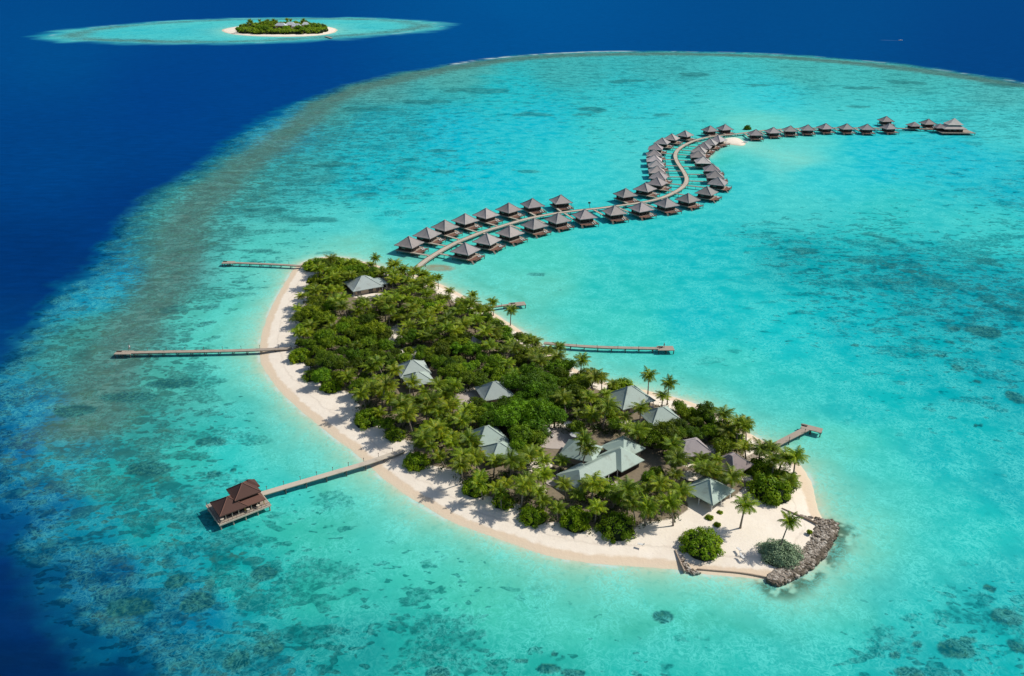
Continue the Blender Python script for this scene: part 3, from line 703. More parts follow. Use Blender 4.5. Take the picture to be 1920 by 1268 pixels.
for x in (-4, 4):
    for y in (-4, 4): m = MB(); m.tube([(x, y, -.6), (x, y, DZ-.2)], .17, 6); m.build('stilt', 'pile', hut)
m = MB(); m.box((0, -3.24, DZ+.85), (1.6, .07, 1.6)); m.build('door', 'door_dark', hut)

spa = empty('overwater_restaurant', at(1784, 249.5), R(-2), label='large two tiered overwater building with pale cream roof at the far end of the boardwalk', cat='restaurant')
m = MB(); m.box((1, -1, DZ-.14), (25, 17, .28)); m.build('platform', 'deck_grey', spa)
m = MB(); m.box((-.5, .5, DZ+1.3), (13, 10, 2.6)); m.build('wall', 'wall_dark', spa)
m = MB(); m.hip((-.5, .5, DZ+2.4), 17, 14, 2.2, (9, 6.5), 1.0, .3); m.build('roof', 'roof_grey', spa).color = (1.35, 1.3, 1.2, 1)
m = MB(); m.hip((.2, .5, DZ+5.1), 11.5, 9, 4.0, (.8, .5), 1.15, .3); m.build('roof', 'roof_grey', spa).color = (1.75, 1.7, 1.55, 1)
m = MB(); m.box((-.2, .5, DZ+4.7), (8, 6, .9)); m.build('clerestory', 'door_dark', spa)
m = MB(); m.hip((-9, 2, DZ+2.2), 8, 8, 2.8, (.4, .4), 1.15, .25); m.build('roof', 'roof_grey', spa).color = (.85, .8, .8, 1)
m = MB(); m.box((-8.6, 2, DZ+1.1), (5.2, 5.6, 2.2)); m.build('wall', 'wall_dark', spa)
for i in range(7):
    for y in (-9, 6.5): m = MB(); m.tube([(-11+i*4, y, -.6), (-11+i*4, y, DZ-.2)], .2, 6); m.build('stilt', 'pile', spa)
m = MB()
for z in (.35, .8): m.box((1, -9.4, DZ+z), (25, .07, .07))
for i in range(13): m.box((-11.4+i*2.07, -9.4, DZ+.4), (.08, .08, .85))
m.build('railing', 'timber', spa)
for x in (-4, 0, 4): m = MB(); m.box((x, -4.54, DZ+1.1), (2.2, .08, 1.9)); m.build('window', 'door_dark', spa)

# ---- plain timber piers
def pier(path, width, label, end=None, zt=1.5, land=None, lamps=0, mat='deck_grey', step=4.6):
    """path of plan points, shore end last"""
    P_ = [np.array(at(p[0], p[1], zt)[:2]) for p in path]; pts = smoothpoly(np.array(P_), 1, False) if len(P_) > 2 else np.array(P_)
    o = empty('pier', (pts[0][0], pts[0][1], 0), label=label, cat='pier')
    q = pts-pts[0]; ln = np.concatenate([[0], np.cumsum(np.hypot(*np.diff(q, axis=0).T))])
    dense = np.array([[np.interp(s_, ln, q[:, 0]), np.interp(s_, ln, q[:, 1])] for s_ in np.linspace(0, ln[-1], max(8, int(ln[-1]/2.5)))])
    zz = [zt if k/len(dense) < .75 else zt-(k/len(dense)-.75)*.6 for k in range(len(dense))]
    m = MB(); ribbon(m, dense, width, zz, .2); m.build('deck', mat, o)
    m = MB(); ribbon(m, dense, width*.82, [z-.2 for z in zz], .22); m.build('beam', 'timber', o)
    s_ = 1.0
    while s_ < ln[-1]*.93:
        x = np.interp(s_, ln, q[:, 0]); y = np.interp(s_, ln, q[:, 1]); x2 = np.interp(s_+.5, ln, q[:, 0]); y2 = np.interp(s_+.5, ln, q[:, 1]); a = math.atan2(y2-y, x2-x)
        for sg in (-1, 1):
            m = MB(); xx = x-math.sin(a)*sg*width*.46; yy = y+math.cos(a)*sg*width*.46; m.tube([(xx, yy, -1.0), (xx, yy, zt-.05)], .14, 6); m.build('post', 'pile', o)
        s_ += step
    for k in range(lamps):
        s_ = ln[-1]*(k+.5)/lamps*.98; x = np.interp(s_, ln, q[:, 0]); y = np.interp(s_, ln, q[:, 1]); x2 = np.interp(s_+.5, ln, q[:, 0]); y2 = np.interp(s_+.5, ln, q[:, 1]); a = math.atan2(y2-y, x2-x)
        m = MB(); xx = x-math.sin(a)*width*.5; yy = y+math.cos(a)*width*.5; m.tube([(xx, yy, zt-.1), (xx, yy, zt+.95)], .06, 5); m.box((xx, yy, zt+1.02), (.2, .2, .16)); m.build('lamp_post', 'timber', o)
    if end:
        (ex, ey), lx, ly, ra = end; c = at(ex, ey, zt); dx, dy = c.x-pts[0][0], c.y-pts[0][1]
        m = MB(); m.box((dx, dy, zt-.075), (lx, ly, .21), ra); m.build('landing', mat, o)
        ca, sa = math.cos(ra), math.sin(ra)
        for u_ in (-.46, 0, .46):
            for v_ in (-.42, .42):
                m = MB(); xx = dx+u_*lx*ca-v_*ly*sa; yy = dy+u_*lx*sa+v_*ly*ca; m.tube([(xx, yy, -1.0), (xx, yy, zt-.12)], .16, 6); m.build('post', 'pile', o)
        m = MB(); xx, yy = dx-.30*lx*ca-.2*ly*-sa, dy-.30*lx*sa+.2*ly*ca
        m.box((xx, yy, zt+.26), (1.8, .55, .1), ra); m.box((xx, yy, zt+.12), (1.5, .3, .22), ra); m.build('bench', 'timber', o)
    return o
pier([(426,492),(470,493.5),(520,495.5),(566,498)], 1.6, 'short timber pier with dark landing off the far left tip of the island', ((428,492), 5.0, 3.2, 0), lamps=3)
pier([(222,661),(300,659.5),(400,658),(480,656),(546,652)], 1.8, 'long straight timber pier running left over the reef from the ocean beach', ((232,661), 5.5, 2.8, 0), lamps=9)
pier([(486,927),(560,905),(640,882),(700,864),(757,843)], 1.8, 'timber pier joining the beach to the brown roofed overwater restaurant', None, lamps=9, mat='deck_pale', step=5.2, zt=1.7)
pier([(1255,653),(1200,652.5),(1130,651),(1070,647.5),(1020,642)], 1.7, 'long timber pier reaching right into the lagoon from the middle of the island', ((1248,653), 5.5, 3.4, 0), lamps=6)
pier([(972,569.5),(950,571.5),(925,575),(905,577)], 1.3, 'short narrow timber pier with rounded landing on the lagoon side near the far end', ((970,570), 6.2, 3.4, R(12)), lamps=1)
pier([(1518,801),(1480,820),(1440,841),(1395,864)], 1.9, 'T shaped timber pier on the lagoon side near the sand point', ((1522,803), 5.6, 2.6, R(-30)), lamps=4)
pier([(622,71.5),(616,69.5),(610,67.8)], 4, 'tiny pier on the near shore of the far island', None, step=8)

# ---- brown roofed restaurant on the reef
A = at(381.3, 949.6, 1.7); B = at(416.3, 982.5, 1.7); C_ = at(512.5, 945, 1.7)
ux = (C_-B).normalized(); ang = math.atan2(ux.y, ux.x); LX = (C_-B).length; LY = (A-B).length
O = B+(C_-B)/2+(A-B)/2
rs = empty('overwater_restaurant', (O.x, O.y, 0), ang, label='two storey brown roofed restaurant pavilion on a stilted deck at the end of its pier', cat='restaurant')
LYm = LY
m = MB(); m.box((0, 0, 1.56), (LX, LYm, .28)); m.build('platform', 'deck_grey', rs)
m = MB()
for x, y, sx_, sy_ in ((0, -LYm/2, LX+.1, .16), (0, LYm/2, LX+.1, .16), (-LX/2, 0, .16, LYm), (LX/2, 0, .16, LYm)): m.box((x, y, 1.55), (sx_, sy_, .36))
m.build('edge_beam', 'deck_pale', rs)
n = 0
for i in range(5):
    for y in (-LYm/2+.3, 0, LYm/2-.3):
        m = MB(); x = -LX/2+.3+i*(LX-.6)/4; m.tube([(x, y, -1.2), (x, y, 1.42)], .17, 6); m.build('stilt', 'deck_grey', rs)
m = MB()
for i in range(13):
    x = -LX/2+.15+i*(LX-.3)/12
    m.box((x, -LYm/2+.12, 2.1), (.07, .07, .8))
for i in range(9):
    y = -LYm/2+.15+i*(LYm-.3)/8
    m.box((-LX/2+.12, y, 2.1), (.07, .07, .8))
m.box((0, -LYm/2+.12, 2.5), (LX-.2, .08, .07)); m.box((-LX/2+.12, 0, 2.5), (.08, LYm-.2, .07)); m.build('railing', 'timber', rs)
m = MB(); m.box((.0, -.45, 2.55), (LX-3.8, 4.6, 1.7)); m.build('wall', 'wall_dark', rs)
for i in range(7):
    m = MB(); x = -LX/2+2.0+i*(LX-3.2)/6; m.box((x, -LYm/2+1.15, 2.5), (.16, .16, 1.7)); m.build('column', 'yellow_post' if i in (3, 6) else 'deck_pale', rs)
for i in range(5):
    m = MB(); x = -LX/2+2.9+i*(LX-5)/4.3; m.box((x, -2.79, 2.45), (1.1, .08, 1.2)); m.build('window', 'door_dark', rs)
# left lower pyramid roof
def rp(px, py, h):
    p = at(px, py, h)-Vector((O.x, O.y, 0)); p.rotate(Matrix.Rotation(-ang, 3, 'Z')); return p
m = MB(); m.hip((-LX/2+3.95, -.5, 3.3), 6.7, 6.8, 2.1, (.3, .3), 1.08, .22); l = m.build('roof', 'roof_brown', rs)
m = MB()
for sx_, sy_ in ((-1, -1), (1, -1), (1, 1), (-1, 1)):
    m.tube([(-LX/2+3.95+sx_*(3.35*(1-k/6)+.15*k/6), -.5+sy_*(3.4*(1-k/6)+.15*k/6), 3.35+2.1*(k/6)**1.08) for k in range(7)], .09, 5)
m.build('ridge_cap', 'ridge_brown', l)
m = MB(); m.hip((LX/2-4.0, -.5, 3.28), 6.4, 6.7, .75, (4.6, 3.6), 1.0, .22); m.build('roof', 'roof_brown', rs).color = (1.5, 1.4, 1.3, 1)
m = MB(); m.box((LX/2-4.3, .45, 4.45), (4.7, 3.9, 1.0)); m.build('clerestory', 'door_dark', rs)
for i in range(4):
    m = MB(); m.box((LX/2-6.2+i*1.25, -1.55, 4.4), (.3, .12, .6)); m.build('shutter', 'wall_cream', rs)
m = MB(); m.hip((LX/2-4.3, .45, 4.9), 6.4, 5.8, 2.1, (.3, .3), 1.08, .22); u = m.build('roof', 'roof_brown', rs)
m = MB()
for sx_, sy_ in ((-1, -1), (1, -1), (1, 1), (-1, 1)):
    m.tube([(LX/2-4.3+sx_*(3.2*(1-k/6)+.15*k/6), .45+sy_*(2.9*(1-k/6)+.15*k/6), 4.95+2.1*(k/6)**1.08) for k in range(7)], .09, 5)
m.build('ridge_cap', 'ridge_brown', u)
m = MB(); m.hip((LX/2-2.4, 1.9, 4.7), 4.0, 3.6, 1.7, (.2, .2), 1.05, .2); m.build('roof', 'roof_brown', rs).color = (.9, .85, .85, 1)
for k, (x, y) in enumerate(((-LX/2+1.0, -LYm/2+.8), (1.0, -LYm/2+.75), (3.4, -LYm/2+.75))):
    m = MB(); m.tube([(x, y, 1.72), (x, y, 2.4)], .05, 5); m.tube([(x, y, 2.4), (x, y, 2.46)], .42, 10); m.build('table', 'deck_pale', rs)

# ---- houses on the island
def house(name, px, py, apex_h, a, b, rot, roof, label, ridge=.4, eave=2.7, wall='wall_cream', open_=False, conc=1.15, tint=(1, 1, 1), extra=None):
    c = at(px, py, apex_h+.9); h = empty(name, (c.x, c.y, .9), R(rot), label=label, cat='house' if name != 'pavilion' else 'pavilion')
    top = (max(a-b, 0)+ridge, ridge)
    m = MB(); m.hip((0, 0, eave), a, b, apex_h-eave, top, conc, .22); r_ = m.build('roof', roof, h); r_.color = (*tint, 1)
    m = MB()
    for sx_, sy_ in ((-1, -1), (1, -1), (1, 1), (-1, 1)):
        m.tube([(sx_*(a/2*(1-k/6)+top[0]/2*k/6), sy_*(b/2*(1-k/6)+top[1]/2*k/6), eave+.06+(apex_h-eave)*(k/6)**conc) for k in range(7)], .09, 5)
    m.tube([(-top[0]/2, 0, apex_h+.05), (top[0]/2, 0, apex_h+.05)], .13, 5); m.build('ridge_cap', 'ridge' if roof != 'roof_green' else 'roof_green', r_)
    m = MB(); m.box((0, 0, .1), (a-.6, b-.6, .3)); m.build('floor', 'paving', h)
    if open_:
        for x in (-1, 0, 1):
            for y in (-1, 0, 1):
                if x or y: m = MB(); m.box((x*(a/2-.7), y*(b/2-.7), eave/2+.1), (.2, .2, eave-.1)); m.build('column', 'white_paint', h)
        m = MB(); m.box((0, .6, .65), (a*.45, b*.45, .9)); m.build('counter', 'wall_dark', h)
        for k in range(5):
            m = MB(); x = -a/2+1.6+k*(a-3.2)/4; m.tube([(x, -b/2+1.5, .2), (x, -b/2+1.5, .95)], .05, 5); m.tube([(x, -b/2+1.5, .95), (x, -b/2+1.5, 1.0)], .45, 10); m.build('table', 'fabric', h)
    else:
        m = MB(); m.box((0, 0, eave/2+.12), (a-2.2, b-2.2, eave)); m.build('wall', wall, h)
        m = MB(); m.box((a*.1, -(b/2-1.06), 1.3), (1.8, .08, 2.1)); m.build('door', 'door_dark', h)
        for x in (-a*.28, a*.33): m = MB(); m.box((x, -(b/2-1.06), 1.5), (1.4, .08, 1.2)); m.build('window', 'door_dark', h)
        for s_ in (-1, 1): m = MB(); m.box((s_*(a/2-1.06), 0, 1.5), (.08, b*.3, 1.2)); m.build('window', 'door_dark', h)
        for x in (-1, 1): m = MB(); m.box((x*(a/2-.45), -(b/2-.45), eave/2), (.16, .16, eave)); m.build('column', 'white_paint', h)
    return h
G, GR, BN = 'roof_green', 'roof_grey', 'roof_brown'
house('house', 680.6, 517.5, 6.2, 12.5, 11.5, 28, G, 'large pale grey tent roofed house among palms near the far tip of the island', tint=(1.05, 1.02, 1.08))
house('house', 703, 522.5, 4.4, 8.5, 6.5, 28, G, 'low pale roofed annex right beside the large grey house near the far tip', tint=(1.0, 1.0, 1.06))
house('house', 772.7, 676, 5.8, 9.8, 9.2, 20, G, 'pale grey tent roofed house, upper of the two halfway down the ocean side', tint=(1.05, 1.02, 1.04))
house('house', 783, 698, 5.0, 8.6, 8.0, 24, G, 'pale grey green roofed house just below its twin halfway down the ocean side', tint=(1.02, 1.02, 1.0))
house('house', 927, 716, 6.0, 9.6, 9.0, 20, G, 'grey pyramid roofed house right of the sand clearing in the island middle', tint=(.98, .95, .97))
house('house', 912, 799.5, 5.8, 9.2, 8.6, 26, G, 'green hipped roof house, upper of the pair left of the pool', tint=(.95, 1, .97))
house('house', 935.5, 831, 5.0, 8.2, 7.8, 26, G, 'low green roofed house, lower of the pair left of the pool', tint=(.95, 1, .96))
house('house', 1180.7, 725, 6.3, 11.6, 10.4, 28, G, 'large grey green hipped roof house beside the lagoon beach', tint=(.97, 1, .98))
house('house', 1238.7, 764.5, 5.4, 9.6, 8.2, 20, G, 'green roofed house half hidden by palms right of the large lagoon house', tint=(.97, 1, .98))
house('pavilion', 1331.6, 899.5, 5.6, 9.0, 8.8, 42, G, 'square green pyramid roofed open pavilion on white posts on the sand point', open_=True, tint=(1.02, 1.08, 1.03))
house('house', 1294, 825, 5.2, 9.5, 7.5, 20, GR, 'grey brown thatched hut left of its darker neighbour near the lagoon pier', ridge=1.2, tint=(1.0, .95, .95), wall='wall_dark')
house('house', 1374, 852, 5.6, 8.2, 7.6, 40, GR, 'brown shingled hut beside the foot of the T shaped pier', ridge=1.0, tint=(.78, .68, .66), wall='wall_dark')
house('house', 886, 632, 4.2, 4.6, 4.6, 35, GR, 'tiny grey roof peeking out of the dense trees in the far half', tint=(1.0, 1.0, 1.06))
# main complex: one building of joined wings
c0 = at(1090, 878, 6.2); c1 = at(1157, 845, 6.2); ang2 = math.atan2(c1.y-c0.y, c1.x-c0.x); ln2 = (c1-c0).length
cx = empty('clubhouse', (c0.x, c0.y, .8), ang2, label='large green roofed clubhouse of several joined hipped wings beside the pool', cat='clubhouse')
def wing(nm, x, y, a, b, z, h, top, rz=0, tint=(1, 1, 1)):
    m = MB(); m.hip((x, y, z), a, b, h, top, 1.06, .22, rz); o = m.build('roof', 'roof_green', cx); o.color = (*tint, 1)
    m = MB(); m.box((x, y, z/2), (a-1.8, b-1.8, z-.05), rz); m.build('wall', nm, cx); return o
wing('wall_cream', 0.2, 0, 8.6, 9.4, 2.75, 2.5, (2.2, .4), tint=(.98, 1.02, .99))
wing('wall_dark', ln2*.55, .2, ln2*.9, 7.2, 2.70, 2.25, (ln2*.88, .4), tint=(1.0, 1.04, 1.0))
wing('wall_dark', ln2+1.0, -.4, 8.4, 9.0, 2.9, 3.0, (.5, .5), tint=(1.02, 1.08, 1.03))
wing('wall_cream', ln2+5.6, 3.0, 8.6, 8.2, 2.65, 2.3, (.5, .5), tint=(.98, 1.05, 1.0))
wing('wall_cream', ln2*.62+.3, 8.6, 8.4, 9.5, 2.8, 2.9, (.5, 3.2), .5, tint=(.96, 1.03, .99))
for i in range(6): m = MB(); m.box((-3.2+i*3.2, -3.3, 1.3), (.18, .18, 2.6)); m.build('column', 'white_paint', cx)
for i in range(4): m = MB(); m.box((-2.4+i*3.1, -3.75+1.05*(i > 0), 1.3), (1.5, .08, 1.5)); m.build('window', 'door_dark', cx)
m = MB(); m.box((ln2*.55, -.2, -.02), (ln2+13, 12, .2)); m.build('floor', 'paving', cx)
# pool
simple_mat('pool_water', (.05, .30, .45), .1, 1, rough=.15, spec=.2)
pc = at(1054, 829, 1.4); pool = empty('swimming_pool', (pc.x, pc.y, 1.2), R(-10), label='small blue swimming pool with stone surround left of the clubhouse roofs', cat='pool')
def disc(rx, ry, z, n=28, seed=0): return [(rx*math.cos(i*2*math.pi/n)*(1+.12*math.sin(3*i*2*math.pi/n+seed)), ry*math.sin(i*2*math.pi/n)*(1+.1*math.cos(2*i*2*math.pi/n)), z) for i in range(n)]
m = MB(); o1 = disc(3.9, 2.9, .16); i1 = disc(3.0, 2.1, .16); i2 = disc(3.0, 2.1, -.1); o2 = disc(3.9, 2.9, -.1); nn = 28
m.add(o1+i1+i2+o2, [(k, (k+1) % nn, nn+(k+1) % nn, nn+k) for k in range(nn)]+[(nn+k, nn+(k+1) % nn, 2*nn+(k+1) % nn, 2*nn+k) for k in range(nn)]+[(3*nn+k, 3*nn+(k+1) % nn, (k+1) % nn, k) for k in range(nn)])
m.build('coping', 'paving', pool)
m = MB(); m.add(disc(3.02, 2.12, .05), [tuple(range(28))]); m.build('pool_water', 'pool_water', pool)
# paved terraces, low flat structures
for (px, py, rx, ry, lb, sd) in ((1045,822,7.5,6,'pinkish paved terrace around the pool',0),(882,752,5.5,6.5,'pinkish paved clearing left of the grey pyramid roof',2),(1068,903,5.5,3.2,'paved court at the left end of the clubhouse',4),(1166,918,4.5,3.5,'paved court in front of the clubhouse',5)):
    c = at(px, py, 1.3); m = MB(); ring = disc(rx, ry, 0, 28, sd); low = [(x*1.02, y*1.02, -.5) for x, y, z in ring]
    m.add(ring+low, [tuple(range(28))]+[(28+k, 28+(k+1) % 28, (k+1) % 28, k) for k in range(28)])
    o = m.build('terrace', 'paving'); o.location = (c.x, c.y, 1.42); tag(o, lb, kind='structure')
# ---- parasols and loungers round the pool, on the point
def parasol_proto():
    p = empty('parasol'); m = MB(); m.tube([(0, 0, 0), (0, 0, 2.5)], .04, 6); m.build('pole', 'timber', p)
    m = MB(); n = 8; ring = [(1.5*math.cos(k*math.pi/4), 1.5*math.sin(k*math.pi/4), 2.0) for k in range(n)]; m.add(ring+[(0, 0, 2.6)], [(k, (k+1) % n, n) for k in range(n)]); m.build('canopy', 'fabric', p); return p
pp = parasol_proto(); freeze(pp)
for i, (px, py, lb) in enumerate(((1022,818,'pale parasol on the pool terrace left of the water'),(1078,826,'pale parasol at the right edge of the pool'),(1066,806,'pale parasol on the terrace above the pool'),(884,770,'pale parasol at the near end of the paved clearing'),(1160,926,'pale parasol in the court in front of the clubhouse'))):
    o = pp if i == 0 else copy_tree(pp); c = at(px, py, 1.4); o.location = (c.x, c.y, 1.35); tag(o, lb, 'parasol', 'parasols on the terraces')
def lounger_proto():
    p = empty('sun_lounger'); m = MB(); m.box((0, .25, .3), (.65, 1.4, .12)); m.build('seat', 'fabric', p)
    m = MB(); vs = [(-.32, -.45, .3), (.32, -.45, .3), (.32, -.95, .72), (-.32, -.95, .72)]; m.add(vs+[(x, y, z-.08) for x, y, z in vs], [(0, 1, 2, 3), (7, 6, 5, 4), (0, 4, 5, 1), (1, 5, 6, 2), (2, 6, 7, 3), (3, 7, 4, 0)]); m.build('backrest', 'fabric', p)
    for x in (-.28, .28):
        for y in (-.4, .85): m = MB(); m.box((x, y, .12), (.06, .06, .25)); m.build('leg', 'timber', p)
    return p
lp = lounger_proto(); freeze(lp)
for i, (px, py, rz, lb) in enumerate(((1386,1032,20,'lone lounger left of the pale bush on the sand point'),(1391,1044,200,'lounger nearer the water of the two on the sand point'),(1036,820,10,'lounger on the pool terrace, far left'),(1062,843,100,'lounger on the near side of the pool'),(1202,1022,70,'lounger on the open beach left of the round bush'))):
    o = lp if i == 0 else copy_tree(lp); c = at(px, py, 1.3); o.location = (c.x, c.y, 1.43 if 'pool' in lb else 1.28); o.rotation_euler = (0, 0, R(rz)); o.scale = (.8, .8, .8); tag(o, lb, 'lounger')

# ---- boats
def boat(px, py, ln, rz, lb, cab=True, hull='white_paint'):
    b = empty('motorboat', at(px, py), R(rz), label=lb, cat='boat')
    m = MB(); n = 9; vs = []
    for i in range(n):
        t_ = i/(n-1); x = (t_-.5)*ln; w_ = ln*.17*(1-max(0, (t_-.45)/.55)**2.2); w_ = max(w_, .02); sh = .75+.35*t_**2
        vs += [(x, -w_, sh), (x, -w_*.75, .05), (x, 0, -.25), (x, w_*.75, .05), (x, w_, sh), (x, w_*.85, sh-.12), (x, 0, sh-.3), (x, -w_*.85, sh-.12)]
    fs = [(i*8+k, i*8+(k+1) % 8, (i+1)*8+(k+1) % 8, (i+1)*8+k) for i in range(n-1) for k in range(8)]+[tuple(range(7, -1, -1)), tuple((n-1)*8+k for k in range(8))]
    m.add(vs, fs); m.build('hull', hull, b)
    if cab:
        m = MB(); m.box((-.05*ln, 0, 1.0), (ln*.3, ln*.2, .7)); m.build('cabin', 'white_paint', b)
        m = MB(); m.box((.105*ln, 0, 1.15), (.08, ln*.17, .4)); m.build('windscreen', 'door_dark', b)
    m = MB(); m.box((-.53*ln, 0, .45), (.35, .4, .8)); m.build('outboard_motor', 'pile', b)
    return b
boat(1688.5, 76.3, 6.5, 5, 'tiny white boat trailing a thin wake on the deep blue water')
boat(1397, 268.5, 5, 20, 'small white boat drawn up at the tip of the sandbar')
# channel marker
mk = empty('channel_marker', at(1107, 391), R(0), label='thin dark leaning marker post in the water just behind the boardwalk', cat='marker')
m = MB(); m.tube([(0, 0, -1), (-.7, 0, 3.0)], .13, 6); m.build('post', 'pile', mk); m = MB(); m.box((-.7, 0, 3.1), (1.3, .15, .9)); m.build('board', 'timber', mk)
# low retaining walls and fence on the point
simple_mat('sand_timber', (.46, .35, .26), .3, 1.5)
def lowwall(name, pts, h0, h1, th, lb, mat):
    P_ = np.array([at(p[0], p[1], h1)[:2] for p in pts]); P_ = smoothpoly(P_, 1, False); m = MB(); ribbon(m, P_, th, h1, h1-h0); return tag(m.build(name, mat), lb, 'wall')
lowwall('retaining_wall', [(1307,1066),(1340,1069),(1380,1072),(1415,1077),(1444,1083)], -.2, .45, .25, 'low brown retaining edge along the water from the groyne to the rocks', 'sand_timber')
lowwall('sand_fence', [(1466,952),(1490,962),(1515,972),(1532,980)], .3, 1.05, .14, 'low dark fence line from the round bushes to the rock seawall', 'sand_timber')
lowwall('groyne', [(1266,1030),(1272,1044),(1279,1060),(1284,1070)], -.2, .85, .22, 'short timber groyne crossing the beach below the round bush', 'sand_timber')
# ================================================================ VEGETATION
def palm_parts(seed, h, lean):
    r = random.Random(seed); m = MB(); pts = []; n = 8; a0 = r.uniform(0, 6.28)
    for i in range(n+1):
        t_ = i/n; pts.append((lean*t_**1.6*math.cos(a0), lean*t_**1.6*math.sin(a0), h*t_))
    m.tube(pts, [.26-.13*(i/n)**.6 for i in range(n+1)], 6)
    top = Vector(pts[-1]); c = MB(); nf = r.randint(22, 28)
    for k in range(nf):
        az = k*2.39996+r.uniform(-.2, .2); lvl = k/nf            # 0 = young upright frond, 1 = old hanging frond
        el = R(74-92*lvl+r.uniform(-8, 8)); ln = r.uniform(2.9, 3.6)*(.75+.4*math.sin(math.pi*min(lvl+.25, 1)))
        droop = r.uniform(1.0, 1.5)+.5*lvl; dry = lvl > .86 and r.random() < .75; mi = 1 if dry else 0
        d = Vector((math.cos(az), math.sin(az), 0)); side = Vector((-math.sin(az), math.cos(az), 0))
        segs = 11; p = top+Vector((0, 0, .05)); rach = [p.copy()]; a = el
        for s in range(segs):
            p = p+(d*math.cos(a)+Vector((0, 0, math.sin(a))))*(ln/segs); a -= droop/segs*(.5+s/segs*1.2); rach.append(p.copy())
        c.tube([tuple(q) for q in rach[::2]]+([tuple(rach[-1])] if segs % 2 else []), [.045*(1-j/8) for j in range(len(rach[::2])+(1 if segs % 2 else 0))], 3, mi, cap=False)
        tw = r.uniform(-.35, .35)
        for s in range(1, segs+1):
            t_ = s/segs; fw = (rach[s]-rach[s-1]).normalized(); up = side.cross(fw); L_ = (.98*math.sin(math.pi*min(t_*.80+.16, 1))+.16)*(1 if not dry else .7)
            for sg in (-1, 1):
                dirv = (side*sg*.80+fw*.55-up*(-.10 if not dry else -.1)+Vector((0, 0, -.34-.25*r.random()))+up*tw*sg*.4).normalized()
                b0 = rach[s-1]+fw*r.uniform(0, .05); b1 = b0+fw*(ln/segs*.95); tip = (b0+b1)/2+dirv*L_*r.uniform(.85, 1.1)
                c.add([b0, b1, tip+fw*.03, tip-fw*.03], [(0, 1, 2, 3)], mi)
    for k in range(r.randint(3, 6)):
        a = r.uniform(0, 6.28); q = top+Vector((.28*math.cos(a), .28*math.sin(a), -.25)); c.tube([q+Vector((0, 0, .14)), q, q-Vector((0, 0, .14))], [.05, .15, .05], 5, 1)
    return m, c
def make_palm(seed, h, lean):
    o = empty('palm_tree'); m, c = palm_parts(seed, h, lean)
    m.build('trunk', 'trunk_palm', o, True); c.build('crown', ['palm_leaf', 'palm_dry'], o); freeze(o); return o

def leafball(mb, c, rad, n, leaf, r, flat=1.0, up=.15):
    for _ in range(n):
        z = r.uniform(-up, 1); a = r.uniform(0, 6.283); s = math.sqrt(max(0, 1-z*z)); nrm = Vector((s*math.cos(a), s*math.sin(a), z*flat))
        p = Vector(c)+nrm*rad*(r.uniform(.78, 1.06) if r.random() < .88 else r.uniform(1.05, 1.35))
        nn = (nrm+Vector((r.uniform(-.5, .5), r.uniform(-.5, .5), r.uniform(-.3, .5)))).normalized()
        t1 = nn.cross(Vector((r.uniform(-1, 1), r.uniform(-1, 1), r.uniform(-1, 1)))).normalized(); t2 = nn.cross(t1)
        L_ = leaf*r.uniform(.6, 1.25); W = L_*r.uniform(.45, .7)
        mb.add([p-t1*L_/2, p-t2*W/2+nn*.04, p+t1*L_/2-nn*L_*.12, p+t2*W/2+nn*.04], [(0, 1, 2, 3)])
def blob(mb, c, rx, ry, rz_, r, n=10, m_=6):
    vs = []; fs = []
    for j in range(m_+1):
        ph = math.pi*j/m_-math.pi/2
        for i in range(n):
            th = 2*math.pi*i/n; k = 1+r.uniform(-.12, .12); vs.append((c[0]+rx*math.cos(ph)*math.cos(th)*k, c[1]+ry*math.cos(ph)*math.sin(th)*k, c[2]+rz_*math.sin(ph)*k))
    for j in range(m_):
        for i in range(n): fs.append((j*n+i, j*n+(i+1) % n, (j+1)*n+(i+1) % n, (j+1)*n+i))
    mb.add(vs, fs, 1)
